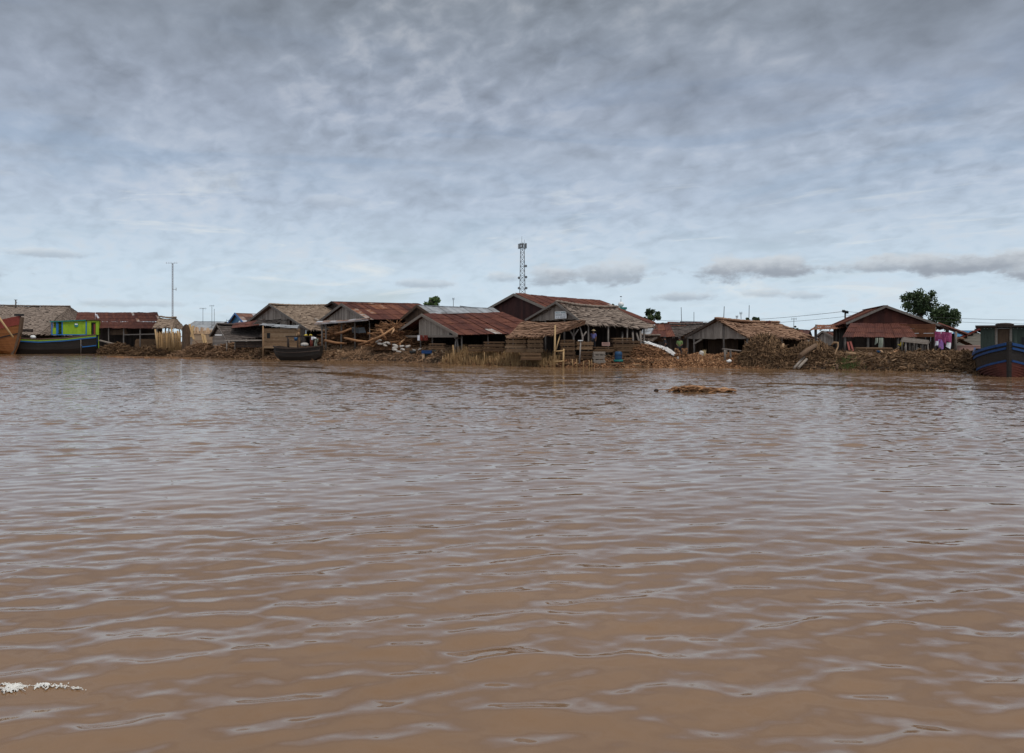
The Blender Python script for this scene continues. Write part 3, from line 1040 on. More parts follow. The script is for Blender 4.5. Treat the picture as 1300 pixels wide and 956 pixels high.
s = Shed('slate_roof_house', 'small dark peak of a roof behind the zinc-roofed barn', 'house', P(586.5, 389, 120), P(625, 394, 119), 4, 2.0)
s.roof('metal', 'zinc', .3, tm=.2, tv=.2)
s.walls('FBLR', 'board_dark')

s = gable_shed('great_barn', 'biggest barn with a dark maroon iron gable below the telecom mast', 'barn', (656, 374.3), 93, 36, (738, 410), (760, 382.5), eave_left=(614, 397.5), h1=0)
s.roof('metal', 'rust', .4, tm=.47, tv=.34, patch=.05)
s.barge('board_grey', .28, tint=.35)
s.gable('rust_dark', s.gz + .4, bw=.5, tm=.25, tv=.3, gap=0)
s.walls('BLR', 'board_dark')

# thatched lumber shed in the middle of the waterfront
s = gable_shed('lumber_shed', 'grey thatched lumber shed with a white sign on its gable', 'shed', (710, 384.6), 67, 36, (745, 411), (781, 391), eave_left=(672, 406.5), h1=1.6)
s.roof('thatch', 'thatch_grey', .35, tmid=.5, course=.32, thick=.07, sag=.14)
s.barge('pole', .18, tint=.5)
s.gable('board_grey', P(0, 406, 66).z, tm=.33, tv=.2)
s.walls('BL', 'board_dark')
s.posts([(s.w * .93, y) for y in (.4, 2.6, 4.8, 6.8)] + [(-2, .1), (.6, .1)], r_=.08)
mbx = MB()
thatch_panel(mbx, P(664, 407, 65.8), P(743, 407, 63.2), P(644, 428, 62.6), P(702, 425.5, 61), tmid=.3, course=.3, sag=.12)
thatch_panel(mbx, P(743, 407, 63.2), P(744, 407.2, 63.2), P(702, 425.5, 61), P(742, 411.5, 62.6), tmid=.3, course=.35, sag=.05)
mbx.build('front_awning', 'thatch_red', s.o)
for pa, pk, pb, pc in (((722, 418), (728, 427), (728.2, 446), (734.5, 418)), ((736, 415), (739.5, 428), (739, 446), (744.5, 421))):
    mbx = MB()
    mbx.tube([P(*pb, 63.2), P(*pk, 63.3), P(*pa, 63.4)], [.1, .09, .06], 6, .8)
    mbx.tube([P(*pk, 63.3), P(*pc, 63.4)], [.08, .05], 6, .8)
    mbx.build('forked_post', 'pole', s.o)
mbx = MB()
mbx.tube([P(728.2, 427, 63.3), P(728.4, 417.5, 63.5)], [.07, .05], 6, .7)
mbx.build('post', 'pole', s.o)
for pa, pb in (((813, 421), (813.5, 441)), ((808, 423), (811.5, 434)), ((790, 420), (790, 438)), ((803, 420), (804, 438))):
    mbx = MB()
    mbx.tube([P(*pb, 66), P(*pa, 67.5)], .09, 6, .25)
    mbx.build('post', 'pole', s.o)
sg = thing('gable_sign', 'white lettered board on the gable of the lumber shed', 'sign', P(711.3, 404, 66.2), R(36 - 90) + R(0))
fr = s.pt(.0, -.1)
c0, c1 = P(704.2, 400, 66.35), P(719, 399.6, 65.9)
cc = (c0 + c1) / 2
rotz = Matrix.Rotation(R(36 - 90), 3, 'Z')
cc = s.pt(.42, -.18, P(0, 399.7, 66.3).z)
k_ = (704.2 - 650) / 1000
sw = (719 - 704.2) / 1000 * 66 / math.sin(R(36)) * .92
mbx = MB()
mbx.box(cc, (sw, .05, .62), rotz, .6)
mbx.build('board', 'white', sg)
for row, (mm_, hh_, n_) in enumerate((('ink_teal', .11, 9), ('ink_dark', .08, 12), ('ink_dark', .07, 11))):
    mbx = MB()
    z_ = .19 - row * .19
    x_ = -sw * .42
    for i in range(n_):
        wd = sw * .84 / n_
        loc = Vector((x_ + wd * (i + .5), -.034, z_))
        if random.random() < .15:
            continue
        mbx.box(cc + rotz @ (loc - Vector((wd * .25, 0, 0))), (wd * .22, .014, hh_), rotz, .5)
        if random.random() < .7:
            mbx.box(cc + rotz @ (loc + Vector((wd * .0, 0, U(-.5, .5) * hh_ * .8))), (wd * .5, .014, hh_ * .25), rotz, .5)
    mbx.build('lettering', mm_, sg)

# right-hand thatched shed
s = gable_shed('open_front_shed', 'open-fronted shed with grey board gable and reddish thatch', 'shed', (911.5, 405.8), 67, 38, (951, 428), (987, 410.5), eave_left=(868, 429), h1=1.5)
s.roof('thatch', 'thatch_red', .35, tmid=.6, course=.32, thick=.07, sag=.1)
s.gable('board_grey', P(0, 430, 66).z, tm=.48, tv=.35, y=.1)
s.walls('BL', 'board_brown', tm=.3)
mbx = MB()
board_wall(mbx, s.pt(-s.wl * .75, 2.2, 0), s.pt(.4, 2.2, 0), .7, 2.15, .25, tm=.35)
mbx.build('inner_wall', 'board_brown', s.o)
s.posts([(-s.wl * .9, .1), (-s.wl * .72, .15), (s.w * .9, .2), (s.w * .92, 2.5), (s.w * .92, 5), (0.5, .1)], r_=.09)
p0 = s.pt(-s.wl * .72, .1, P(0, 437, 66).z)
p1 = s.pt(-s.wl * .48, .1, P(0, 430.5, 66).z)
s.beam(p0, p1, 'lumber_grey', .1, .14, .6, 'brace')
mbx = MB()
a = P(975.5, 409.5, 69.5)
mbx.box(a, (.34, .3, .16), None, .5)
mbx.box(a + UP * .1, (.42, .36, .05), None, .3)
mbx.build('ridge_vent', 'rust', s.o)
mbx = MB()
mbx.bar(P(869, 429, 65), P(909, 404.8, 67), .06, .16, .2)
mbx.build('bargeboard', 'board_dark', s.o)

s = Shed('long_thatch_shed', 'long dark grey thatched shed left of the open-fronted shed', 'shed', P(842.5, 412.3, 90), P(897, 411.5, 88), 3, 1.35, h0=.3)
s.roof('thatch', 'thatch_dark', .3, tmid=.75, course=.4, rag=.2, thick=.08)
s.walls('BLR', 'board_dark')
s.posts([(2.8, .5), (2.8, 2.5), (2.8, 4.4)])
s = Shed('striped_roof_shed', 'small shed with rust and grey striped roof between tree and long thatch', 'shed', P(831, 411.6, 87), P(849, 411.2, 87), 3, 1.35, h0=.9)
s.roof('metal', 'rust', .2, tm=.42, tv=.6)
s.walls('FBLR', 'board_dark')
single('zinc_lean_to', 'zinc', 'tilted zinc sheet roof beside the right end of the lumber shed', 'roof sheet',
       lambda m: (metal_panel(m, P(820, 413.5, 80), P(832, 413.5, 80), P(812.5, 425, 77), P(825.5, 425, 77), tm=.6, sheet=.6, row=1.1),
                  [m.tube([ground(px, 77.5) - UP * .1, P(px, 425, 77.2)], .06, 5, .2) for px in (815, 824)]))
s = Shed('low_grey_awning', 'low ragged grey awning above the white tarpaulin', 'awning', P(803, 424.5, 74), P(836, 427, 73), 2.2, .5)
s.roof('thatch', 'thatch_grey', .2, tmid=.35, rag=.6)
s.posts([(2, .3), (2, 2), (-2, .3), (-2, 2)], r_=.05)
for i, (px0, py0, px1, py1, Y, mt, lb) in enumerate(((850, 409.3, 880, 410.5, 122, 'rust', 'far rust-roofed house seen over the long grey thatch'), (866, 408.6, 892, 409.6, 128, 'rust_dark', 'farther dark red roof seen over the long grey thatch'), (1006, 418, 1028, 420, 105, 'rust_dark', 'low dark red roofed house right of the reddish thatch'))):
    s = Shed('far_house', lb, 'house', P(px0, py0, Y), P(px1, py1, Y - 1), 4, 1.3)
    s.roof('metal', mt, .3, tm=.5, tv=.4)
    s.walls('FBLR', 'board_grey')
s = gable_shed('small_gable_house', 'small pale-walled gable house seen under the rusty canopy', 'house', (1046, 421), 98, 36, (1065, 431.5), (1075, 422.5), eave_left=(1037, 428))
s.roof('metal', 'rust_dark', .3, tm=.6)
s.barge('lumber_grey', .22)
s.gable('board_grey', s.gz + .3, tm=.6)
s.walls('BLR', 'board_grey')

# rusty canopy
g = thing('rusty_canopy', 'bent orange-rust sheet canopy on posts left of the iron house', 'canopy', ground(1055, 68))
mbx = MB()
metal_panel(mbx, P(1038, 413.5, 70), P(1074, 410.3, 69.5), P(1028.5, 419.8, 67), P(1078, 416.5, 66), tm=.55, tv=.4, sag=.1)
mbx.build('roof', 'rust_orange', g)
mbx = MB()
metal_panel(mbx, P(1073, 410, 66.2), P(1076, 409.6, 66.2), P(1079, 419.5, 65.4), P(1085, 418, 65.4), tm=.5, sheet=.4, row=.7)
mbx.build('flashing', 'zinc', g)
for px, pt_, yb in ((1036, 412, 438), (1035, 416, 440), (1062, 418, 440), (1068, 417, 445), (1066, 418, 440), (1071, 418, 447)):
    mbx = MB()
    mbx.tube([ground(px, 67.5) - UP * .2, P(px, pt_, 67.5)], .08, 6, U(.05, .3))
    mbx.build('post', 'pole', g)

# iron house on the right
s = gable_shed('iron_house', 'wide low-gabled house clad in rusty iron sheets near the two trees', 'house', (1123, 389.6), 63, 76, (1199, 416.5), None, eave_left=(1074, 411), L=8.5)
s.roof('metal', 'rust', .45, tm=.4, tv=.4)
s.barge('pole', .18, tint=.45)
s.gable('rust', P(0, 412, 62).z, bw=.5, gap=0, tm=.2, tv=.26)
s.walls('B', 'board_dark')
mbx = MB()
plank_wall(mbx, P(1133, 0, 62.3), P(1187.5, 0, 60.4), P(0, 428, 61.3).z, P(0, 411.5, 61.3).z, .3, .04, .52, .25)
mbx.build('side_cladding', 'rust_orange', s.o)
mbx = MB()
metal_panel(mbx, P(1080, 411.5, 62.6), P(1150, 411.5, 62.3), P(1070, 428, 59.8), P(1163, 428.3, 59.6), tm=.32, tv=.3, patch=.05, row=1.2)
mbx.build('skirt_roof', 'rust', s.o)
mbx = MB()
metal_panel(mbx, P(1187, 411, 62), P(1191, 410.5, 68), P(1224, 423.5, 59.6), P(1229, 424, 66), tm=.3, tv=.3)
mbx.build('side_roof', 'rust', s.o)
for px, py, Y in ((1073, 428, 59.9), (1102, 428, 59.9), (1121, 428, 59.9), (1140, 428, 59.9), (1187, 415, 60.5), (1213.5, 421, 59.8), (1160, 427, 61.5)):
    mbx = MB()
    mbx.tube([ground(px, Y) - UP * .2, P(px, py, Y)], .085, 6, U(.1, .5))
    mbx.build('post', 'pole', s.o)
mbx = MB()
board_wall(mbx, P(1076, 0, 64), P(1212, 0, 62.5), .9, 2.6, .3, tm=.3)
mbx.build('inner_wall', 'board_dark', s.o)

# houses behind the right bank
s = gable_shed('cream_house', 'cream boarded house with red-brown roof edge left of the dark blue boat', 'house', (1243, 418.3), 76, 62, (1272, 430), None, eave_left=(1214, 431.5), L=6)
s.roof('metal', 'rust_dark', .3, tm=.6, tv=.3)
s.barge('red', .16)
s.gable('cream', s.gz, horiz=True, tm=.6, tv=.2)
s.walls('BLR', 'cream')
s = Shed('blue_roofed_house', 'bright blue roof corner behind the cream house', 'house', P(1214, 420.5, 98), P(1234, 420.8, 97), 3, .7)
s.roof('metal', 'blue_roof', .2, tm=.6, tv=.5, patch=0)
s.walls('FBLR', 'board_grey')
s = gable_shed('little_porch', 'small dark arched porch roof in front of the cream house', 'porch', (1221, 431.8), 69, 70, (1233.5, 437.5), None, eave_left=(1209, 437.5), L=2.5)
s.roof('thatch', 'thatch_red', .15, tmid=.3, course=.25, thick=.06, sag=.02)
s.posts([(s.w * .85, .1), (-s.wl * .85, .1), (s.w * .85, 2), (-s.wl * .85, 2)], r_=.05)
single('garden_wall', 'pink_wall', 'low pinkish wall in front of the cream house', 'wall',
       lambda m: (m.box(P(1233, 443, 64), (2.6, .18, .5), None, .5), m.box(P(1233, 438.9, 64) - UP * .0, (2.75, .26, .07), None, .8)))

# ================================================================== masts, poles and wires
def lattice(m, base, H, w0, w1, n, rad, legs=4, tint=.5):
    cs_ = []
    for k in range(n + 1):
        f_ = k / n
        w = w0 + (w1 - w0) * f_
        if legs == 4:
            pts = [Vector((sx_ * w / 2, sy_ * w / 2, f_ * H)) for sx_, sy_ in ((-1, -1), (1, -1), (1, 1), (-1, 1))]
        else:
            pts = [Vector((math.cos(a_) * w / 2, math.sin(a_) * w / 2, f_ * H)) for a_ in (.3, .3 + 2.094, .3 + 4.189)]
        cs_.append([base + p for p in pts])
    for k in range(n):
        for j in range(legs):
            j2 = (j + 1) % legs
            m.bar(cs_[k][j], cs_[k + 1][j2] if k % 2 else cs_[k + 1][j2], rad, rad, tint)
            m.bar(cs_[k + 1][j], cs_[k + 1][j2], rad, rad, tint)
            m.bar(cs_[k][j2], cs_[k + 1][j], rad, rad, tint)
    return cs_


Yt = 205
bt = ground(663.2, Yt)
Ht = P(0, 309, Yt).z - bt.z
t = thing('telecom_mast', 'tall grey lattice telecom mast rising behind the biggest barn', 'mast', bt)
mbx = MB()
cs_ = lattice(mbx, bt, Ht, 1.9, .9, 22, .05)
mbx.build('lattice', 'steel', t)
for j in range(4):
    mbx = MB()
    mbx.bar(cs_[0][j] - UP * .3, cs_[-1][j], .11, .11, .4)
    mbx.build('leg', 'steel', t)
for ang_ in (0, .8, 1.6, 2.4, 3.2, 4.0, 4.8, 5.6):
    mbx = MB()
    z_ = P(0, 312.5 + U(-.5, .5), Yt).z
    rr_ = 1.05
    c_ = Vector((bt.x + math.cos(ang_) * rr_, bt.y + math.sin(ang_) * rr_, z_))
    mbx.box(c_, (.19, .13, 1.35), Matrix.Rotation(ang_, 3, 'Z'), .7)
    mbx.bar(Vector((bt.x, bt.y, z_ - .3)), c_ - UP * .3, .07, .07, .4)
    mbx.bar(Vector((bt.x, bt.y, z_ + .4)), c_ + UP * .4, .07, .07, .4)
    mbx.build('antenna_panel', 'steel', t)
mbx = MB()
mbx.box(Vector((bt.x, bt.y, P(0, 311.5, Yt).z)), (.5, .5, .9), None, .2)
mbx.build('equipment_cage', 'steel', t)
for dx, yy in ((-.9, 353), (.95, 352), (.9, 338), (-.9, 366), (1.0, 366)):
    mbx = MB()
    c_ = Vector((bt.x + dx, bt.y - .6, P(0, yy, Yt).z))
    mbx.tube([c_, c_ - Vector((0, .25, 0))], [.34, .3], 12, .6)
    mbx.bar(c_, Vector((bt.x, bt.y, c_.z)), .06, .06, .4)
    mbx.build('dish', 'steel', t)
for dx in (-.15, .5):
    mbx = MB()
    z_ = bt.z + Ht
    mbx.tube([Vector((bt.x + dx, bt.y, z_)), Vector((bt.x + dx, bt.y, z_ + (1.8 if dx < 0 else 1.0)))], .04, 5, .4)
    mbx.build('spike', 'steel', t)

Yt = 131
bt = ground(219, Yt)
t = thing('radio_mast', 'very thin tall red-grey radio mast with a crossbar at its top', 'mast', bt)
Ht = P(0, 334, Yt).z - bt.z
mbx = MB()
cs_ = lattice(mbx, bt, Ht, .3, .24, 34, .016, 3)
for j in range(3):
    mbx.bar(cs_[0][j], cs_[-1][j], .038, .038, .4)
mbx.build('lattice', 'steel_red', t)
mbx = MB()
tp = bt + UP * Ht
mbx.bar(tp + Vector((-1.15, 0, 0)), tp + Vector((.95, .0, 0)), .028, .028, .4)
for dx in (-1.0, -.6, -.25, .3, .6):
    mbx.bar(tp + Vector((dx, 0, -.15)), tp + Vector((dx, 0, .22)), .022, .022, .4)
mbx.build('antenna', 'steel_red', t)
mbx = MB()
a = bt + UP * (P(0, 367.5, Yt).z - bt.z)
mbx.bar(a, a + Vector((.62, 0, 0)), .05, .05, .4)
mbx.bar(a + Vector((.6, 0, -.2)), a + Vector((.6, 0, .3)), .06, .06, .4)
mbx.build('side_antenna', 'steel_red', t)


def tv_antenna(px, pt_, Y, label, w=.5, n=3, lean=0.0, group=None):
    b_ = ground(px, Y)
    t_ = thing('antenna_pole', label, 'antenna', b_, 0, group)
    top = P(px + lean, pt_, Y)
    m = MB()
    m.tube([b_, top], [.05, .035], 5, .4)
    m.build('pole', 'wire', t_)
    if n:
        m = MB()
        m.bar(top + Vector((-w, 0, -.1)), top + Vector((w, 0, -.1)), .04, .04, .4)
        for i in range(n):
            x = -w + 2 * w * i / max(1, n - 1)
            m.bar(top + Vector((x, -.25, -.1)), top + Vector((x, .25, -.1)), .03, .03, .4)
            m.bar(top + Vector((x, 0, -.28)), top + Vector((x, 0, .08)), .03, .03, .4)
        m.build('aerial', 'wire', t_)


tv_antenna(257.6, 391, 150, 'wide low television aerial above the zinc roof', .55, 4)
tv_antenna(269, 387.5, 148, 'taller television aerial with a short top bar above the zinc roof', .35, 3)
tv_antenna(272, 392, 150, 'bare thin pole beside the taller television aerial', 0, 0)
tv_antenna(575.5, 378.5, 110, 'thin pole with a tiny head above the grey zinc roof', .12, 2)
tv_antenna(866, 390, 100, 'bare dark pole standing over the long grey thatch', 0, 0, -1.2)
tv_antenna(881, 396, 110, 'short faint pole right of the bare dark pole', 0, 0)
tv_antenna(917, 389, 82, 'leaning dark pole at the ridge of the open-fronted shed', 0, 0, 2.5)
tv_antenna(935.5, 401, 95, 'short pole left of the twin-headed aerial', .1, 2)
tv_antenna(942.5, 396.5, 95, 'slanting aerial with small round head beside the bushy tree', .12, 2, -2)
tv_antenna(950, 387.5, 92, 'tallest bare pole behind the reddish thatch', 0, 0, 1.2)
tv_antenna(1007, 404, 110, 'thin faint aerial right of the reddish thatch', .3, 3, 1)
tv_antenna(289, 406, 112, 'crooked small aerial left of the blue gable', .3, 2, 1.5)
tv_antenna(20.5, 383.5, 156, 'short stub of pole behind the long grey thatched hall', .12, 2)

bp_ = ground(1073, 80)
t = thing('lamp_pole', 'dark pole with two floodlight heads behind the rusty canopy', 'pole', bp_)
mbx = MB()
mbx.tube([bp_, P(1073, 395.5, 80)], [.11, .08], 7, .3)
mbx.build('pole', 'pole', t)
for px in (1071.2, 1075):
    mbx = MB()
    c_ = P(px, 395.2 if px < 1073 else 396.3, 79.8)
    mbx.box(c_, (.26, .3, .22), Matrix.Rotation(.3, 3, 'X'), .3)
    mbx.bar(c_, P(1073, 396.5, 80), .06, .06, .4)
    mbx.build('floodlight', 'black', t)


def wire(a, b_, sag, label, rad=.022):
    def fn(m):
        pts = []
        for k in range(21):
            f_ = k / 20
            p = Vector(a).lerp(Vector(b_), f_)
            p.z -= sag * 4 * f_ * (1 - f_)
            pts.append(p)
        m.tube(pts, rad, 5, .4)
    single('power_line', 'wire', label, 'cable', fn)


wire(P(835, 406.5, 118), P(1072, 395.3, 80), .5, 'power line sagging between lamp pole and the far left roofs', .02)
wire(P(1074, 395.5, 80), P(1420, 406, 76), .35, 'upper power line running right from the lamp pole', .017)
wire(P(1074, 400, 80), P(1420, 412, 76), .3, 'lower power line running right below the upper one', .016)
wire(P(835, 410.8, 118), P(1072, 402, 80), .5, 'thin lower power line left of the lamp pole', .016)

# mosque turret
t = thing('mosque_turret', 'white domed green-trimmed turret behind the lumber shed ridge', 'turret', ground(788, 140))
c_ = P(788, 391, 140)
mbx = MB()
mbx.box(Vector((c_.x, c_.y, (c_.z + .5) / 2)), (1.3, 1.3, c_.z - .8), None, .5)
mbx.build('tower', 'white', t)
mbx = MB()
mbx.box(P(789, 391.5, 140), (1.7, 1.7, .35), None, .5)
mbx.box(P(789, 394, 139.8) - UP * .2, (1.4, 1.4, .6), None, .4)
mbx.build('balcony', 'teal', t)
mbx = MB()
mbx.blob(P(788.3, 386.5, 140), (.52, .52, .5), 14, 8, .8)
mbx.build('dome', 'white', t)
mbx = MB()
mbx.tube([P(788.3, 384, 140), P(788.3, 379, 140)], [.06, .03], 5, .5)
mbx.blob(P(788.3, 376.6, 140), (.2, .08, .1), 8, 5, .5)
mbx.build('finial', 'steel', t)


# ================================================================== trees
def tree(px, ytop, ybot, wpx, Y, label, leafsize=.28, n=1600, clumps=14, m='leaf', seed=1, name='tree', lobes=None):
    rs = random.Random(seed)
    b_ = ground(px, Y)
    t_ = thing(name, label, 'tree', b_)
    zt, zb = P(0, ytop, Y).z, P(0, ybot, Y).z
    rx, rz_ = wpx / 2000 * Y, (zt - zb) / 2
    c_ = Vector((b_.x, b_.y, (zt + zb) / 2))
    cl = []
    for i in range(clumps):
        while True:
            q = Vector((rs.uniform(-1, 1), rs.uniform(-1, 1), rs.uniform(-1, 1)))
            if q.length < 1:
                break
        if q.length < .45:
            q *= 1.5
        q *= .78
        if lobes:
            q.x += rs.choice(lobes)
        cl.append((c_ + Vector((q.x * rx, q.y * rx, q.z * rz_)), rs.uniform(.15, .36) * min(rx, rz_) * 1.1))
    m_ = MB()
    m_.tube([b_ - UP * .3, b_.lerp(c_, .5) + Vector((rx * .08, 0, 0)), c_ + UP * rz_ * .3], [max(.12, rx * .11), rx * .08 + .04, .04], 7, .5)
    for p, r_ in cl:
        f_ = rs.uniform(.35, .75)
        a_ = b_.lerp(c_, .5).lerp(c_ + UP * rz_ * .3, f_)
        m_.tube([a_, a_.lerp(p, .5) + UP * rz_ * .08, p], [.05 + rx * .02, .04, .015], 5, .4)
    m_.build('trunk', 'bark', t_)
    m_ = MB()
    per = n // clumps
    for p, r_ in cl:
        tone = rs.uniform(.2, .75)
        for k in range(per):
            d = Vector((rs.gauss(0, 1), rs.gauss(0, 1), rs.gauss(0, 1))).normalized()
            d *= r_ * rs.uniform(.35, 1.18)
            d.z *= .82
            o_ = p + d
            nx = Vector((rs.gauss(0, 1), rs.gauss(0, 1), rs.gauss(0, 1))).normalized()
            ny = nx.cross(Vector((rs.gauss(0, 1), rs.gauss(0, 1), rs.gauss(0, 1)))).normalized()
            ls = leafsize * rs.uniform(.6, 1.3)
            m_.face((o_ - nx * ls * .5, o_ - ny * ls * .3, o_ + nx * ls * .5, o_ + ny * ls * .3), tone + rs.uniform(-.25, .3))
    m_.build('crown', m, t_)


tree(547, 372, 396, 25, 105, 'round-crowned tree rising behind the grey zinc roof', .45, 900, 11, 'leaf_bright', 3)
tree(778, 385, 398, 9, 125, 'tiny treetop left of the white dome', .35, 260, 5, 'leaf_bright', 4)
tree(826, 389, 413, 26, 105, 'bushy tree right of the white dome behind the striped roof', .3, 2200, 16, 'leaf', 5)
tree(956, 401, 414, 27, 100, 'low bushy tree behind the ridge of the reddish thatch', .28, 1400, 12, 'leaf', 6)
tree(1008, 413.5, 424, 18, 105, 'small round bush-like tree right of the reddish thatch', .25, 800, 9, 'leaf', 7)
tree(1168, 364, 404, 50, 82, 'large spreading dark tree, left of the pair behind the iron house', .25, 4400, 34, 'leaf', 8)
tree(1201, 382, 422, 41, 80, 'dense rounded dark tree, right of the pair behind the iron house', .24, 4800, 30, 'leaf', 9)
tree(249, 407.6, 413, 8, 158, 'left tiny green treetop over the zinc roof', .4, 160, 4, 'leaf_bright', 10)
tree(262, 407, 413, 9, 158, 'right tiny green treetop over the zinc roof', .4, 160, 4, 'leaf_bright', 12)


# ================================================================== boats
def hull(m, base, yaw, st, z0=0.0, tint=.5, deck=True):
    """st: stations (x along, half beam at deck, sheer z, keel z); the hull runs along +x turned by yaw"""
    rot = Matrix.Rotation(yaw, 3, 'Z')
    secs = []
    for x, bm, sz, kz in st:
        pr = [(0, kz), (bm * .55, kz + .12 * (sz - kz)), (bm * .86, kz + .45 * (sz - kz)), (bm, sz)]
        pts = [(x, -y, z) for y, z in reversed(pr)] + [(x, y, z) for y, z in pr[1:]]
        secs.append([Vector(base) + rot @ Vector(p) for p in pts])
    for a_, b_ in zip(secs, secs[1:]):
        for j in range(len(a_) - 1):
            m.face((a_[j], b_[j], b_[j + 1], a_[j + 1]), tint + U(-.15, .15))
        if deck:
            d = UP * .18
            m.face((a_[-1] - d, b_[-1] - d, b_[0] - d, a_[0] - d), tint - .2)
    for sct in (secs[0], secs[-1]):
        m.face(sct, tint)
    return secs, rot


def strake(m, base, yaw, st, drop, w, h, sides=(-1, 1), tint=.5, x0=None, x1=None, frac=None):
    rot = Matrix.Rotation(yaw, 3, 'Z')
    for sd in sides:
        prev = None
        for x, bm, sz, kz in st:
            if (x0 is not None and x < x0) or (x1 is not None and x > x1):
                continue
            k = drop / max(.1, (sz - kz))
            z = sz - drop
            bb = bm * (1 - .14 * min(1, k / .55)) if k < .55 else bm * .86 * (1 - (k - .55) * .9)
            p = Vector(base) + rot @ Vector((x, sd * (bb + w * .35), z))
            if prev is not None:
                m.bar(prev, p, w, h, tint)
            prev = p


def interp_st(keys, n=16):
    xs = [k[0] for k in keys]
    out = []
    for i in range(n + 1):
        x = xs[0] + (xs[-1] - xs[0]) * i / n
        out.append((x, *[float(np.interp(x, xs, [k[j] for k in keys])) for j in (1, 2, 3)]))
    return out


# green cargo boat: stern to the right
Yb = 124
g0 = Vector((P(116.5, 0, Yb).x, Yb + 1.6, 0))
st = interp_st([(-15, .15, 3.2, 1.2), (-14, .8, 2.8, .2), (-12, 1.5, 2.45, -.5), (-9, 1.9, 2.3, -.7), (-5, 1.9, 2.5, -.7), (-2, 1.8, 2.85, -.6), (0, 1.6, 3.05, -.2)], 20)
g = thing('green_cargo_boat', 'wooden cargo boat with lime green cabin and black hull', 'boat', g0)
mbx = MB()
hull(mbx, g0, 0, st)
mbx.build('hull', 'hull_dark', g)
for nm, dr, hh_, mt, x0 in (('gunwale', .02, .18, 'board_brown', -18), ('green_strake', .26, .2, 'olive', -12), ('blue_strake', .46, .15, 'blue', -12), ('lower_strake', 1.75, .13, 'blue', -2.9)):
    for sd_ in (-1, 1):
        mbx = MB()
        strake(mbx, g0, 0, st, dr, .1, hh_, (sd_,), x0=x0)
        mbx.build(nm, mt, g)
yf = -1.75


def cab(m, x0, x1, z0, z1, y0=-1.35, y1=1.35, tint=.5, y=None):
    c_ = g0 + Vector(((x0 + x1) / 2, (y0 + y1) / 2, (z0 + z1) / 2))
    m.box(c_, (x1 - x0, y1 - y0, z1 - z0), None, tint)


def xat(px):
    return P(px - 5.5, 0, Yb - 1).x - g0.x


def zat(py):
    return P(0, py, Yb - 1.2).z


cw = MB()      # cabin walls as slabs with openings left between them
fy0, fy1 = -1.42, -1.34
cab(cw, xat(74), xat(104), 3.05, 5.1, fy0, fy1)
cab(cw, xat(61), xat(67), 3.05, 4.05, fy0, fy1)
cab(cw, xat(105), xat(111), 3.0, 5.2, fy0, fy1)
cab(cw, xat(117), xat(121), 3.0, 5.2, fy0, fy1)
cab(cw, xat(111), xat(117), 4.95, 5.2, fy0, fy1)
cab(cw, xat(60), xat(121), 3.0, 5.1, 1.3, 1.38)
cab(cw, xat(120.4), xat(121), 3.0, 5.2, -1.34, 1.3)
cab(cw, xat(60.5), xat(61), 3.0, 4.05, -1.34, 1.3)
cab(cw, xat(104), xat(104.6), 3.0, 5.1, -1.34, 1.3)
cab(cw, xat(73.6), xat(74.2), 3.0, 5.1, -1.34, 1.3)
cabin = cw.build('cabin', 'lime', g)
m_ = MB()
a, b_ = g0 + Vector((xat(58), 0, 4.98)), g0 + Vector((xat(104.5), 0, 5.28))
m_.bar(a, b_, 3.3, .16, .5)
m_.build('roof', 'teal', cabin)
m_ = MB()
a, b_ = g0 + Vector((xat(104.5), 0, 5.32)), g0 + Vector((xat(122), 0, 5.36))
m_.bar(a, b_, 3.2, .1, .5)
m_.build('stern_roof', 'board_brown', cabin)
for px in (60.8, 66.8, 73.8, 104.6):
    m_ = MB()
    cab(m_, xat(px) - .09, xat(px) + .09, 3.05, 5.1, -1.48, -1.36)
    m_.build('pillar', 'blue', cabin)
m_ = MB()
cab(m_, xat(67.5), xat(69), 3.2, 4.7, -1.5, -1.4)
m_.build('shutter', 'blue', cabin)
m_ = MB()
cab(m_, xat(60), xat(105), 2.92, 3.06, -1.5, -1.3)
m_.build('sill', 'blue', cabin)
m_ = MB()
c_ = g0 + Vector((xat(91.8), -1.46, zat(412.6)))
m_.tube([c_, c_ - Vector((0, .05, 0))], .33, 14, .9)
ph_ = m_.build('porthole', 'teal', cabin)
m_ = MB()
m_.box(c_ + Vector((0, -.06, .12)), (.44, .03, .2), None, .8)
m_.build('pane', 'white', ph_)
m_ = MB()
cab(m_, xat(112), xat(116), 3.0, 4.9, -1.2, -1.14)
m_.build('door', 'black', cabin)
m_ = MB()
cab(m_, xat(114.3), xat(116.6), 3.1, 4.7, -1.39, -1.33)
m_.build('door_curtain', 'red', cabin)
m_ = MB()
m_.bar(g0 + Vector((.1, -.6, 3.0)), g0 + Vector((-.15, -.6, .6)), .12, .25, .5)
m_.bar(g0 + Vector((-.1, -.6, 1.45)), g0 + Vector((-2.4, -1.62, 1.35)), .1, .1, .5)
m_.bar(g0 + Vector((-.1, -.6, .75)), g0 + Vector((-1.2, -1.2, .62)), .1, .1, .5)
m_.build('rudder_frame', 'blue', g)
m_ = MB()
m_.bar(g0 + Vector((.3, -.9, 3.2)), g0 + Vector((.35, -.9, .9)), .13, .13, .8)
m_.build('stern_post', 'lime', g)
m_ = MB()
m_.tube([g0 + Vector((xat(98), -1.83, 2.2)), g0 + Vector((xat(98), -1.75, 0))], .07, 6, .5)
m_.build('fender_pole', 'pole', g)
g.rotation_euler.z = R(23)
g.scale = (.87, 1, 1)
_gr = Matrix.Rotation(R(23), 3, 'Z')


def on_green(x, y, z):
    return g0 + _gr @ Vector((x * .87, y, z))


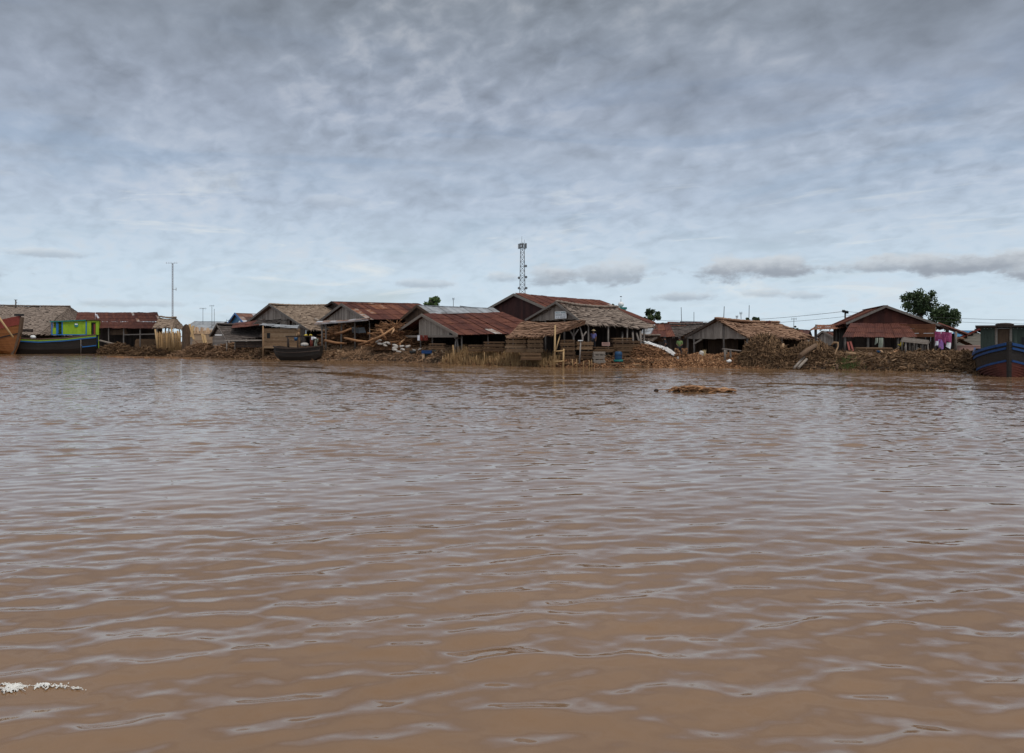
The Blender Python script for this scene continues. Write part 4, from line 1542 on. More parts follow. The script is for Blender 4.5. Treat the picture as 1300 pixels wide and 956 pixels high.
single('water_drum', 'white', 'pale round bundle on the green boat deck left of its cabin', 'bundle', lambda m: m.blob(on_green(xat(36), -.6, 2.6), (.42, .4, .3), 10, 7, .4, rough=.25))
single('flag', 'cl_white', 'small white cloth on a stick above the green cabin roof', 'flag',
       lambda m: (m.tube([on_green(-.2, -1.0, 5.35), on_green(-.2, -1.0, 6.6)], .03, 5, .2),
                  [m.face([on_green(-.2 + .04 + .1 * i + .3 * u, -1 + .05 * math.sin(i), 6.3 - .16 * i - v * .2) for u, v in ((0, 0), (1, .3), (1, 1), (0, 1))], .8) for i in range(4)]))
# brown cargo boat: only its bow is seen
Yb2 = 119
g1 = Vector((P(26, 0, Yb2).x, Yb2, 0))
st2 = interp_st([(-22, 1.8, 3.2, -.7), (-16, 2.3, 2.9, -.8), (-10, 2.3, 3.1, -.8), (-5, 1.9, 4.2, -.6), (-2.5, 1.2, 5.1, 0), (-1.2, .6, 5.5, -.3), (-.3, .16, 5.75, .2), (0, .1, 5.8, 2.2)], 26)
g = thing('brown_cargo_boat', 'high-bowed cargo boat with orange-brown hull at far left', 'boat', g1)
mbx = MB()
hull(mbx, g1, 0, st2)
mbx.build('hull', 'hull_orange', g)
for sd_ in (-1, 1):
    mbx = MB()
    for k in range(5):
        strake(mbx, g1, 0, st2, .12 + .26 * k, .09, .28, (sd_,), tint=.3 + .1 * k)
    mbx.build('bulwark', 'red', g)
for sd_ in (-1, 1):
    mbx = MB()
    strake(mbx, g1, 0, st2, 2.6, .1, .14, (sd_,))
    mbx.build('rubbing_strake', 'hull_dark', g)
mbx = MB()
pts = [(-1.3, -.3), (-.6, 1.2), (-.05, 3.2), (.25, 5.6)]
for (xa, za), (xb, zb_) in zip(pts, pts[1:]):
    mbx.bar(g1 + Vector((xa, 0, za)), g1 + Vector((xb, 0, zb_)), .34, .5, .5, Vector((0, 1, 0)))
mbx.build('stem', 'board_brown', g)
mbx = MB()
mbx.box(g1 + Vector((-.2, 0, 5.95)), (1.1, .7, .3), None, .5)
mbx.build('stem_cap', 'black', g)
single('boarding_pole', 'bamboo', 'long pale pole slanting down across the brown boat bow', 'pole',
       lambda m: m.tube([P(-8, 393, 115.8), P(3, 409, 115.6), P(17, 428.5, 115.3)], [.17, .15, .12], 7, .9))

# dark barge with the bending person
Yd = 81.3
g2 = Vector((P(381, 0, Yd).x, Yd, 0))
yaw2 = R(-14)
st3 = interp_st([(-2.75, .5, 1.5, .5), (-2.2, .95, 1.38, -.1), (-1, 1.25, 1.28, -.35), (.6, 1.25, 1.32, -.35), (1.7, .9, 1.42, -.2), (2.4, .35, 1.5, .35)], 14)
g = thing('dark_barge', 'low weathered black wooden barge moored in front of the plank cabin', 'boat', g2, yaw2)
mbx = MB()
hull(mbx, g2, yaw2, st3)
mbx.build('hull', 'hull_dark', g)
for sd_ in (-1, 1):
    mbx = MB()
    strake(mbx, g2, yaw2, st3, .02, .12, .12, (sd_,), tint=.8)
    mbx.build('gunwale', 'board_dark', g)
    mbx = MB()
    strake(mbx, g2, yaw2, st3, .45, .07, .1, (sd_,), tint=.9)
    mbx.build('rubbing_strake', 'board_dark', g)
for x in (-1.4, 0, 1.2):
    mbx = MB()
    rot = Matrix.Rotation(yaw2, 3, 'Z')
    mbx.bar(g2 + rot @ Vector((x, -1.15, 1.3)), g2 + rot @ Vector((x, 1.15, 1.3)), .28, .06, .5)
    mbx.build('thwart', 'board_brown', g)
single('rice_sack', 'sack', 'pale sack lying on the black barge deck', 'sack', lambda m: m.blob(P(386.5, 437.4, 81) , (.42, .3, .2), 10, 7, .5, power=.8, rough=.2))
single('tall_can', 'red', 'dull red upright can with pale lid on the black barge', 'can',
       lambda m: (m.tube([P(395.4, 440, 81), P(395.4, 433, 81), P(395.4, 431, 81)], [.15, .15, .07], 10, .6), m.blob(P(395.4, 430.2, 81), (.11, .11, .09), 8, 6, 1)))
single('blue_bucket', 'plastic_blue', 'light blue bucket behind the black barge', 'bucket',
       lambda m: m.tube([P(375.5, 432.8, 85.3), P(375.5, 428.3, 85.3)], [.14, .2], 12, .9))
single('mooring_post', 'board_dark', 'short black mooring post at the left of the black barge', 'post', lambda m: m.tube([P(366.5, 442, 82.3), P(366.3, 430, 82.3)], [.09, .08], 7, .3))
single('trestle_rack', 'board_dark', 'dark rail rack behind the black barge and the bending person', 'rack',
       lambda m: (m.bar(P(363, 427.3, 86.5), P(399, 426.8, 85.5), .16, .14, .5), [m.tube([ground(px, 86) - UP * .2, P(px, 427.5, 86)], .07, 5, .4) for px in (365, 378, 388, 398)]))
for i, (px, py) in enumerate(((379, 423.2), (388.3, 424.6), (394.4, 424.8))):
    single('jar', 'yellow' if i else 'board_tan', ['tall tan jar on the dark rail rack', 'left squat yellow jar on the dark rail rack', 'right squat yellow jar on the dark rail rack'][i], 'jar',
           lambda m, px=px, py=py, i=i: m.tube([P(px, 427 - .2, 86), P(px, py + .8, 86), P(px, py - (1.6 if i == 0 else .4), 86)], [.14 if i == 0 else .2, .15 if i == 0 else .2, .08], 9, .35))

# dark blue boat on the right, bow towards the river
g3 = Vector((P(1281, 0, 43.4).x, 43.4, 0))
yaw3 = R(-121)      # +x (the bow) points out towards the camera
st4 = interp_st([(-11, 1.7, 1.5, -.5), (-7, 1.75, 1.2, -.6), (-4.5, 1.75, 1.2, -.6), (-2.6, 1.55, 1.38, -.5), (-1.2, 1.05, 1.6, -.4), (-.4, .5, 1.76, -.25), (0, .1, 1.86, 0)], 22)
g = thing('dark_blue_boat', 'dark boat with blue rails and red-lead bow at far right', 'boat', g3, yaw3)
mbx = MB()
hull(mbx, g3, yaw3, st4)
mbx.build('hull', 'hull_dark', g)
for nm, dr, hh_, mt in (('gunwale', .02, .15, 'deep_blue'), ('upper_rail', .26, .12, 'deep_blue'), ('waterline_stripe', .95, .11, 'deep_blue')):
    for sd_ in (-1, 1):
        mbx = MB()
        strake(mbx, g3, yaw3, st4, dr, .09, hh_, (sd_,), tint=.6)
        mbx.build(nm, mt, g)
for sd_ in (-1, 1):
    mbx = MB()
    for k in range(7):
        strake(mbx, g3, yaw3, st4, 1.04 + .13 * k, .05, .135, (sd_,), tint=.2 + .1 * k)
    mbx.build('lower_planking', 'hull_red', g)
mbx = MB()
rot = Matrix.Rotation(yaw3, 3, 'Z')
mbx.bar(g3 + rot @ Vector((.06, 0, -.3)), g3 + rot @ Vector((.14, 0, 1.98)), .16, .2, .4, Vector((0, 1, 0)))
mbx.build('stem', 'hull_dark', g)
# deckhouse
mbx = MB()


def L3(x, y, z):
    return g3 + rot @ Vector((x, y, z))


xf, xb_ = -5.2, -9.5
for (a, b_) in (((xf, -1.35), (xf, -.5)), ((xf, .15), (xf, 1.35)), ((xf, -1.35), (xb_, -1.35)), ((xf, 1.35), (xb_, 1.35)), ((xb_, -1.35), (xb_, 1.35))):
    board_wall(mbx, L3(a[0], a[1], 0), L3(b_[0], b_[1], 0), 1.0, 2.82, .2, .04, .45, .3)
house = mbx.build('deckhouse', 'green_grey', g)
mbx = MB()
mbx.bar(L3(xf + .45, 0, 2.9), L3(xb_ - .3, 0, 2.9), 3.3, .12, .5)
mbx.build('roof', 'board_dark', house)
mbx = MB()
mbx.bar(L3(xf - .1, -.5, 1.9), L3(xf - .1, .15, 1.9), .05, 1.75, .5)
mbx.build('door', 'board_brown', house)
for y in (-.55, .2):
    mbx = MB()
    mbx.bar(L3(xf + .05, y, 1.0), L3(xf + .05, y, 2.82), .1, .1, .6)
    mbx.build('door_post', 'lumber_grey', house)
mbx = MB()
mbx.bar(L3(xf + .05, 0.75, 1.98), L3(xf + .05, 1.25, 1.98), .04, .5, .2)
mbx.build('window', 'black', house)
single('roof_bundle', 'board_dark', 'dark flat bundle lying on the deckhouse roof of the blue-railed boat', 'bundle', lambda m: m.blob(L3(-6.2, -.05, 3.02), (.55, .3, .1), 9, 6, .5, rough=.3))


# ================================================================== people
def person(label, loc, yaw, bend=0.0, cols=('cl_white', 'cl_khaki'), hat=None, h=1.62, arm='down', extra=None):
    """one skinned body; shirt, trousers, hair are its children"""
    k = h / 1.62
    t_ = thing('person', label, 'person', Vector(loc), yaw)

    def bd(p):       # bend the upper body forward (+x is forward) about the hips
        p = Vector(p)
        if p.z <= .9:
            return p
        d = p - Vector((0, 0, .9))
        return Vector((0, 0, .9)) + Matrix.Rotation(bend, 3, 'Y') @ d
    J = {'pel': (0, 0, .9), 'wai': (0, 0, 1.05), 'che': (.01, 0, 1.25), 'nek': (0, 0, 1.41), 'hd0': (.02, 0, 1.48), 'hd1': (.03, 0, 1.56), 'hd2': (.02, 0, 1.63),
         'nose': (.125, 0, 1.53)}
    rad = {'pel': .13, 'wai': .115, 'che': .135, 'nek': .052, 'hd0': .07, 'hd1': .095, 'hd2': .065, 'nose': .012}
    E = [('pel', 'wai'), ('wai', 'che'), ('che', 'nek'), ('nek', 'hd0'), ('hd0', 'hd1'), ('hd1', 'hd2'), ('hd1', 'nose')]
    for sd, y in (('l', .1), ('r', -.1)):
        st_ = .12 if (sd == 'l') == (bend > .2) else -.04
        J.update({'hip' + sd: (0, y, .84), 'kne' + sd: (.04 + st_ * .6, y, .47), 'ank' + sd: (st_, y, .08), 'toe' + sd: (st_ + .16, y * 1.2, .03)})
        rad.update({'hip' + sd: .09, 'kne' + sd: .058, 'ank' + sd: .04, 'toe' + sd: .03})
        E += [('pel', 'hip' + sd), ('hip' + sd, 'kne' + sd), ('kne' + sd, 'ank' + sd), ('ank' + sd, 'toe' + sd)]
        y2 = y * 1.8
        if arm == 'reach':
            el, ha = (.24, y2 * 1.1, 1.2), (.46, y2 * .8, 1.12)
        elif arm == 'carry':
            el, ha = (.05, y2 * 1.25, 1.1), (.28, y2 * .8, 1.08)
        else:
            el, ha = (0, y2 * 1.25, 1.08), (.08, y2 * 1.3, .86)
        J.update({'sho' + sd: (0, y2, 1.34), 'elb' + sd: el, 'wri' + sd: ha})
        rad.update({'sho' + sd: .062, 'elb' + sd: .042, 'wri' + sd: .028})
        E += [('che', 'sho' + sd), ('sho' + sd, 'elb' + sd), ('elb' + sd, 'wri' + sd)]
        dv = (Vector(ha) - Vector(el)).normalized()
        sdv = dv.cross(Vector((.2, 1, .3))).normalized()
        pal = Vector(ha) + dv * .07
        J['pal' + sd] = tuple(pal)
        rad['pal' + sd] = .026
        E.append(('wri' + sd, 'pal' + sd))
        for fi in range(5):
            off_ = sdv * (.016 * (fi - 1.5)) if fi < 4 else sdv * -.05
            ln = (.06, .075, .07, .055, .03)[fi]
            J[f'f{fi}{sd}'] = tuple(pal + off_ * 1.3 + dv * ln)
            rad[f'f{fi}{sd}'] = .009
            E.append(('pal' + sd, f'f{fi}{sd}') if fi < 4 else ('wri' + sd, f'f{fi}{sd}'))
    J = {a_: bd(b__) for a_, b__ in J.items()}
    if bend > .2:     # the head lifts a little from the line of the back
        for a_ in ('hd0', 'hd1', 'hd2', 'nose'):
            J[a_] += Vector((0, 0, .05))

    def skin(name, keys, grow, m, lv=2):
        keys = [q for q in J if q in keys]
        ix = {q: i for i, q in enumerate(keys)}
        me_ = bpy.data.meshes.new(name)
        me_.from_pydata([tuple(Vector(J[q]) * k) for q in keys], [(ix[a_], ix[b__]) for a_, b__ in E if a_ in ix and b__ in ix], [])
        o_ = bpy.data.objects.new(name, me_)
        COL.objects.link(o_)
        md = o_.modifiers.new('skin', 'SKIN')
        md.use_smooth_shade = True
        for i, q in enumerate(keys):
            r_ = (rad[q] + grow) * k
            me_.skin_vertices[0].data[i].radius = (r_, r_ * (1.25 if q in ('che', 'wai', 'pel') else 1))
            me_.skin_vertices[0].data[i].use_root = (i == 0)
        sb = o_.modifiers.new('smooth', 'SUBSURF')
        sb.levels = sb.render_levels = lv
        me_.materials.append(M[m])
        o_.parent = t_
        return o_
    skin('body', set(J), 0, 'skin')
    skin('shirt', {'pel', 'wai', 'che', 'shol', 'shor', 'elbl', 'elbr'}, .016, cols[0])
    skin('trousers', {'pel', 'hipl', 'hipr', 'knel', 'kner', 'ankl', 'ankr'}, .02, cols[1])
    m_ = MB()
    tw = t_.matrix_world
    hp = tw @ (Vector(J['hd1']) * k + Vector((-.02, 0, .03)))
    m_.blob(hp, (.115, .105, .1), 10, 7, .5)
    m_.build('hair', 'hair', t_)
    if hat:
        m_ = MB()
        ht = tw @ (Vector(J['hd2']) * k)
        m_.tube([ht - UP * .03, ht + UP * .0, ht + UP * .12], [.21, .17, .03], 12, .7)
        m_.build('hat', hat, t_)
    if extra:
        extra(t_, J, k)
    return t_


person('person in white shirt and khaki trousers bending forward on the black barge', Vector((P(401.5, 0, 81).x, 81, 1.25)), R(180), 1.1, ('cl_white', 'cl_khaki'), None, 1.66, 'reach')
person('person in purple shirt and pale hat standing in the lumber shed', Vector((P(753.5, 0, 64.6).x, 64.6, bank_z(P(753.5, 0, 64.6).x, 64.6) + .72)), R(-120), 0, ('cl_purple', 'cl_dark'), 'straw', 1.6)
person('person in dark clothes standing behind the white tarpaulin', Vector((P(845, 0, 68).x, 68, bank_z(P(845, 0, 68).x, 68))), R(170), .1, ('cl_dark', 'cl_dark'), None, 1.6)
person('person in green and white top behind the orange kindling bundles', Vector((P(863, 0, 64.5).x, 64.5, bank_z(P(863, 0, 64.5).x, 64.5) - .02)), R(-110), .15, ('cl_green', 'cl_dark'), None, 1.62, 'carry')

# ================================================================== things on the bank
def stack(px, yb, yt, wpx, Y, label, m='lumber', depth=1.6, yaw=0.0, th=.07, cols=3, group=None, tm=.5):
    def fn(mm_):
        b_ = P(px, yb, Y)
        H = (yb - yt) / 1000 * Y
        w = wpx / 1000 * Y
        n = max(2, int(H / th))
        rot_ = Matrix.Rotation(yaw, 3, 'Z')
        for k in range(n):
            if k % 5 == 4:       # bearers between the layers
                for xx in (-.38, .0, .38):
                    mm_.box(b_ + rot_ @ Vector((xx * w, 0, (k + .5) * th)), (.09, depth * .95, th * .8), rot_, U(.2, .6))
                continue
            t_ = tm + U(-.2, .2)
            for j in range(cols):
                sh = U(-.05, .05)
                mm_.box(b_ + rot_ @ Vector((sh, (j - (cols - 1) / 2) * depth / cols, (k + .5) * th)), (w * U(.93, 1.03), depth / cols * .92, th * .82), rot_, t_ + U(-.3, .3))
    single('plank_stack', m, label, 'plank stack', fn, group, 0)


G = 'plank stacks along the waterfront'
stack(655, 447, 424, 26, 63.5, 'tall tan plank stack under the left of the lumber shed awning', 'board_tan', group=G, tm=.4)
stack(679, 447, 428, 20, 63, 'tan plank stack just left of the two tall bamboo poles', 'board_tan', group=G, tm=.35)
stack(674, 457, 447.5, 26, 61.5, 'low dark plank stack at the water edge left of the tall bamboo poles', 'lumber', group=G, tm=.35)
stack(720, 456, 431, 19, 62.6, 'tall dark plank stack right of the two tall bamboo poles', 'lumber', group=G, tm=.22)
stack(741, 444, 432, 21, 63, 'orange-brown plank stack below the forked posts', 'lumber', group=G, tm=.6)
stack(744, 456, 445.5, 17, 62.4, 'dark crumbling plank stack under the orange-brown one', 'lumber', group=G, tm=.12)
stack(760, 461.5, 446, 15, 61, 'pale grey plank stack closest to the water', 'lumber_grey', group=G, tm=.5, depth=1.0)
stack(768, 447, 440, 30, 64, 'wide low plank stack behind the pale grey one', 'lumber', group=G, tm=.45)
stack(789, 452, 429, 24, 64, 'tallest dark plank stack at the right of the lumber shed', 'lumber', group=G, tm=.25)
stack(803, 452, 432, 16, 64.5, 'brown plank stack sloping down beside the white tarpaulin', 'lumber', group=G, tm=.45)
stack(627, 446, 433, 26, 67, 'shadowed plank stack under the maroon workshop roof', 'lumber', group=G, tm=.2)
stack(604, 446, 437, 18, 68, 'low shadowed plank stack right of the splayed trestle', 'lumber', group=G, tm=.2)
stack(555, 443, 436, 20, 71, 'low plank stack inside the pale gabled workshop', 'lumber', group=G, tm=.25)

# bamboo frame, poles, stakes
g = thing('bamboo_ladder', 'pair of tall and short bamboo poles joined by rungs at the water', 'frame', Vector((P(710, 0, 60.4).x, 60.4, -.2)))
for pa, pb in (((704.8, 413), (703.8, 467)), ((715.5, 443), (715, 467))):
    mbx = MB()
    mbx.tube([P(*pb, 60.2), P(*pa, 60.6)], [.085, .065], 7, .85)
    mbx.build('upright', 'bamboo', g)
for y in (446, 459):
    mbx = MB()
    mbx.tube([P(703.8, y, 60.2), P(716, y - .6, 60.2)], .055, 6, .8)
    mbx.build('rung', 'bamboo', g)
single('leaning_bamboo', 'bamboo', 'thin bamboo pole leaning from the awning beside the tall frame', 'pole', lambda m: m.tube([P(706, 444, 61.2), P(711, 425, 61.6)], [.06, .05], 6, .9))
g = thing('washing_post', 'slim grey post with a pale cap in front of the plank stacks', 'post', P(736, 462, 60.6))
mbx = MB()
mbx.tube([P(735.5, 462, 60.6), P(737.3, 433, 60.8)], [.065, .055], 7, .75)
mbx.build('shaft', 'pole', g)
mbx = MB()
mbx.box(P(736.6, 432.3, 60.8), (.34, .22, .06), None, .9)
mbx.build('cap', 'white', g)
stk = [(562, 452), (569, 449), (575, 438), (590, 453), (615, 447), (622, 452), (631, 455), (651, 449), (655, 446), (667, 456), (684, 457), (690, 457), (727, 456), (732, 456), (748, 457), (751, 456.5), (741, 458), (699, 458), (605, 451), (642, 454)]
for i, (px, yt) in enumerate(stk):
    d = float(np.interp(px, SPX, SD)) - .3
    if px == 575:
        lb, gp = 'thickest pale stake, leaning at the waterline before the workshop', None
    else:
        lb, gp = 'short bamboo stake standing in the mud at the waterline', 'stakes along the waterline'
    single('stake', 'bamboo', lb, 'stake', lambda m, px=px, yt=yt, d=d: m.tube([P(px + (2 if px == 575 else U(-.6, .6)), 433 + 2300 / d, d), P(px, yt, d)], [.075 if px == 575 else .042, .065 if px == 575 else .032], 6, U(.1, .8)), gp)

# sacks
for i, (px, py, Y, s_) in enumerate(((481, 433.4, 79, 1.2), (482.5, 436.4, 78.6, .9), (489, 435.6, 78.6, 1), (494, 435.8, 78.4, 1), (489.5, 438.8, 78, .8), (502, 438.6, 77, 1), (501, 441.6, 76.6, 1), (501, 444.3, 76.2, 1), (510, 440, 76.6, 1), (518, 440, 76.4, 1), (511, 443.6, 75.8, .8), (506, 446.4, 75.6, .8), (526, 444.5, 75, .7), (533, 443.5, 75, .7))):
    single('sack', 'sack', 'white woven sack in the heap on the chip bank', 'sack',
           lambda m, px=px, py=py, Y=Y, s_=s_: m.blob(P(px, py, Y), (.29 * s_, .22 * s_, .12 * s_), 11, 8, U(.1, .8), Matrix.Rotation(U(-.5, .5), 3, 'Z') @ Matrix.Rotation(U(-.4, .4), 3, 'Y'), .5, .9), 'sacks heaped on the chip bank')
g = thing('work_table', 'small table with blue top and pale legs below the workshop', 'table', P(543, 455, 73.5))
mbx = MB()
mbx.box(P(542, 446.8, 73.5), (.95, .6, .3), None, .4)
mbx.build('top', 'deep_blue', g)
for px in (537.4, 548.5):
    for dy in (-.2, .25):
        mbx = MB()
        mbx.box(P(px, 451.8, 73.5 + dy), (.24, .12, .52), None, .8)
        mbx.build('leg', 'lumber_pale', g)
mbx = MB()
mbx.box(P(543.5, 451.8, 73.6), (.6, .3, .46), None, .4)
mbx.build('shelf_box', 'green_grey', g)
single('dark_basin', 'black', 'round dark basin left of the blue-topped table', 'basin', lambda m: (m.tube([P(524, 449, 74.3), P(524, 445.2, 74.3)], [.27, .34], 12, .6)))
single('grey_pail', 'green_grey', 'grey pail right of the blue-topped table', 'pail', lambda m: m.tube([P(553, 449.5, 74), P(553, 444.6, 74)], [.17, .22], 12, .7))
g = thing('blue_drum', 'blue plastic drum standing in a teal tub at the plank stacks', 'drum', P(785, 460, 60.6))
mbx = MB()
mbx.tube([P(785, 457.5, 60.6), P(785, 455, 60.6), P(785, 447.6, 60.6), P(785, 446.3, 60.6)], [.25, .28, .28, .2], 14, .3)
mbx.tube([P(785, 450.3, 60.6), P(785, 449.9, 60.6)], [.325, .325], 14, .2)
mbx.build('barrel', 'plastic_blue', g)
mbx = MB()
mbx.tube([P(785, 459.6, 60.5), P(785, 456.6, 60.5)], [.33, .39], 14, .5)
mbx.build('tub', 'teal', g)
single('red_pan', 'red', 'small red pan at the foot of the blue drum', 'pan', lambda m: m.tube([P(784, 461.6, 60.2), P(784, 460.4, 60.2)], [.22, .3], 12, .8))
single('pink_crate', 'pink_wall', 'faded pink crate on the planks inside the lumber shed', 'crate',
       lambda m: ([m.box(P(769, 438.5 - k * 1.6, 63.5), (.62, .45, .075), None, .5 + .2 * (k % 2)) for k in range(3)], [m.bar(P(px, 439, 63.3), P(px, 434.4, 63.3), .06, .06, .5) for px in (764.6, 773.6)]))


# white tarpaulin draped over scrap
def tarp(m):
    path = [(817, 433.6, 69), (826, 437, 67.5), (835, 440.2, 66), (843, 441.5, 65.2), (848, 444.5, 64.4), (852, 449, 63.7), (855, 453.5, 63.2)]
    n = len(path)
    rows = []
    for i, (px, py, Y) in enumerate(path):
        c_ = P(px, py, Y)
        wd = .6 + .5 * min(1, i / 3)
        rows.append([c_ + Vector((.1 * j, (j - 3) / 3 * wd, .13 * math.sin(j * 1.9 + i * 1.3) - abs(j - 3) * .06)) for j in range(7)])
    for a_, b_ in zip(rows, rows[1:]):
        for j in range(6):
            m.face((a_[j], a_[j + 1], b_[j + 1], b_[j]), U(.2, 1), True)
            m.face([q - UP * .03 for q in (a_[j], b_[j], b_[j + 1], a_[j + 1])], .4)


single('white_tarpaulin', 'tarp', 'crumpled white tarpaulin draped over the orange scrap bank', 'tarpaulin', tarp)
for i, (p0, p1) in enumerate((((818, 433.5), (835, 441)), ((822.5, 433.8), (838, 440.5)))):
    single('white_board', 'white', ['left white board sloping down onto the tarpaulin', 'right white board sloping down onto the tarpaulin'][i], 'board', lambda m, p0=p0, p1=p1: m.bar(P(*p0, 67.2), P(*p1, 64.8), .16, .06, .8))
for i, (px, py) in enumerate(((860, 446.8), (869, 446.6))):
    def kb(m, px=px, py=py):
        for k in range(30):
            c_ = P(px + U(-3, 3), py + U(-4.5, 4.8), 62.3 + U(-.2, .2))
            m.bar(c_ - Vector((U(.0, .04), .25, 0)), c_ + Vector((U(0, .04), .25, 0)), .09, .1, U(.3, 1))
    single('kindling_bundle', 'scrap', ['left orange bundle of kindling by the bank edge', 'right orange bundle of kindling by the bank edge'][i], 'bundle', kb)
single('stump_post', 'pole', 'pale forked stump under the kindling bundles', 'stump', lambda m: (m.tube([P(860.5, 453, 61.4), P(860.8, 462, 61.2)], [.09, .1], 7, .8), m.tube([P(860.6, 457, 61.3), P(857, 463, 61.1)], [.07, .06], 7, .7)))
g = thing('pole_platform', 'rough platform of grey poles before the open-fronted shed', 'platform', ground(938, 62))
mbx = MB()
for k in range(9):
    y0 = 61 + k * .22
    mbx.tube([P(917.5 + U(-1, 1), 443 + k * .05, y0), P(940, 445.6, y0 + .1), P(962 + U(-2, 1), 445 + U(-.4, .4), y0 + .2)], [.06, .055, .05], 6, U(.5, 1))
mbx.build('deck', 'pole', g)
for px, Y in ((920.5, 61), (927.5, 61.2), (945, 61.2), (958, 61.4), (922, 62.8), (955, 63)):
    mbx = MB()
    mbx.tube([ground(px, Y) - UP * .2, P(px + U(-.4, .4), 444.2, Y)], [.09, .08], 6, U(.4, .9))
    mbx.build('leg', 'pole', g)
single('white_sack', 'sack', 'upright white sack inside the open-fronted shed', 'sack', lambda m: m.blob(P(890, 450, 64.2), (.2, .18, .3), 10, 8, .8, Matrix.Rotation(.2, 3, 'Y'), .3, .8))
single('straw_bundle', 'straw', 'pale straw bundle beside the upright white sack', 'bundle', lambda m: [m.bar(P(894.5 + U(-1.2, 1.2), 454, 64.2 + U(-.1, .1)), P(894.5 + U(-2.5, 2), 445 + U(-1, 2), 64.2), .05, .04, U(.2, 1)) for _ in range(24)])
single('pale_chunk', 'white', 'small pale chunk lying on the orange scrap beach', 'rubbish', lambda m: m.blob(P(925.5, 458.5, 59.6), (.2, .15, .13), 8, 6, .5, rough=.5))


# heaps of bark and root waste: a lumpy body thick with sticks
def heap(label, px, Y, wpx, ytop, yb, m='roots', n=900, ln=(.3, 1.1), dep=2.2, name='bark_heap', skew=0.0, hang=.0, thk=(.02, .06), tmid=.5, flat=1.0):
    g_ = P(px, yb, Y)
    H = (yb - ytop) / 1000 * Y
    rx = wpx / 2000 * Y

    def top(u, v):
        rr = math.sqrt(u * u + v * v)
        base_ = max(0, 1 - rr ** (2.0 * flat)) ** .8
        return H * base_ * (1 + skew * u)

    def fn(mm_):
        N_ = 22
        seed = U(0, 99)
        pt = {}
        for i in range(N_ + 1):
            for j in range(N_ + 1):
                u, v = 2 * i / N_ - 1, 2 * j / N_ - 1
                z = top(u, v) * (1 + .18 * mnoise.noise(Vector((u * 3, v * 3, seed)))) - .25
                pt[i, j] = g_ + Vector((u * rx, (v + .6) * dep, z))
        for i in range(N_):
            for j in range(N_):
                mm_.face((pt[i, j], pt[i + 1, j], pt[i + 1, j + 1], pt[i, j + 1]), tmid - .25 + U(-.15, .2))
        for k in range(n):
            u, v = U(-1, 1), U(-1, .5)
            if u * u + v * v > 1:
                continue
            p = g_ + Vector((u * rx, (v + .6) * dep, top(u, v) - .12 + U(-.05, .12)))
            l = U(*ln)
            a_ = U(0, 6.283)
            dn = Vector((math.cos(a_), math.sin(a_) * .6, U(-.5, .35)))
            if hang and random.random() < hang:
                dn = Vector((u * .7 + U(-.35, .35), -.45 + U(-.2, .2), -1 + U(-.2, .4)))
            dn.normalize()
            t0 = U(*thk)
            if random.random() < .5:
                mm_.bar(p - dn * l / 2, p + dn * l / 2, t0 * 1.8, t0 * .7, tmid + U(-.4, .42))
            else:
                md = p + Vector((U(-.1, .1), U(-.1, .1), U(-.02, .1))) * l
                mm_.tube([p - dn * l / 2, md, p + dn * l / 2], [t0 * .6, t0 * .7, t0 * .35], 4, tmid + U(-.4, .42), False)
    single(name, m, label, 'heap', fn)


heap('tall shaggy brown bark heap right of the pole platform', 978, 58, 74, 428, 468.5, n=2600, hang=.55, dep=2.0)
heap('broad brown bark heap under the rusty canopy', 1040, 57.5, 84, 437, 469, n=2400, hang=.5, dep=2.0)
heap('low root heap beside the green weeds', 1090, 57.5, 60, 449, 471, n=1500, dep=1.6, tmid=.55)
heap('long low root heap below the grey drying rack', 1140, 55.5, 92, 450.5, 472, n=2200, dep=1.7, tmid=.5)
heap('low brown heap below the pink laundry', 1205, 53.5, 90, 452, 474, n=1700, dep=1.8, tmid=.5)
heap('orange scrap heap under the white tarpaulin', 828, 62.5, 74, 438.5, 467, 'scrap', n=2200, ln=(.2, .8), dep=2.6, thk=(.03, .07), tmid=.38, name='scrap_heap', skew=-.25)
heap('tangled dark slab heap under the grey-gabled barn', 453, 87, 92, 413.5, 440, 'scrap', n=1500, ln=(.8, 3.2), dep=2.6, thk=(.04, .1), tmid=.3, name='slab_heap', skew=-.1)
heap('tangled orange slab heap right of the grey-gabled barn', 508, 79.5, 72, 415, 441, 'scrap', n=900, ln=(.7, 3.0), dep=2.4, thk=(.04, .09), tmid=.42, name='slab_heap', skew=-.5)
heap('mixed timber heap below the dark shingled shed', 295, 92.5, 70, 437.5, 454, 'chips', n=1100, ln=(.4, 2.0), dep=1.8, thk=(.04, .09), tmid=.45, name='timber_heap')
heap('dark brush heap at the left of the black barge', 340, 88.5, 22, 438.5, 455, 'roots', n=800, ln=(.2, .7), dep=1.0, tmid=.4, name='brush_heap')
heap('dark low debris heap below the paling fence', 190, 106, 60, 440.5, 450.5, 'roots', n=800, ln=(.4, 1.6), dep=1.6, thk=(.03, .1), tmid=.4, name='debris_heap')
heap('brown debris heap below the pale plank stack', 252, 98, 54, 436.5, 453, 'chips', n=1100, ln=(.3, 1.4), dep=1.9, thk=(.03, .08), tmid=.4, name='debris_heap')
heap('dark debris heap at the stern of the green boat', 144, 118, 44, 437, 449.5, 'roots', n=700, ln=(.4, 1.8), dep=1.6, thk=(.04, .1), tmid=.45, name='debris_heap')


def log(name, label, cat, pts, rad, m, tint=.6, Y=None):
    single(name, m, label, cat, lambda mm_: mm_.tube([P(*p) for p in pts], rad, 8, tint))


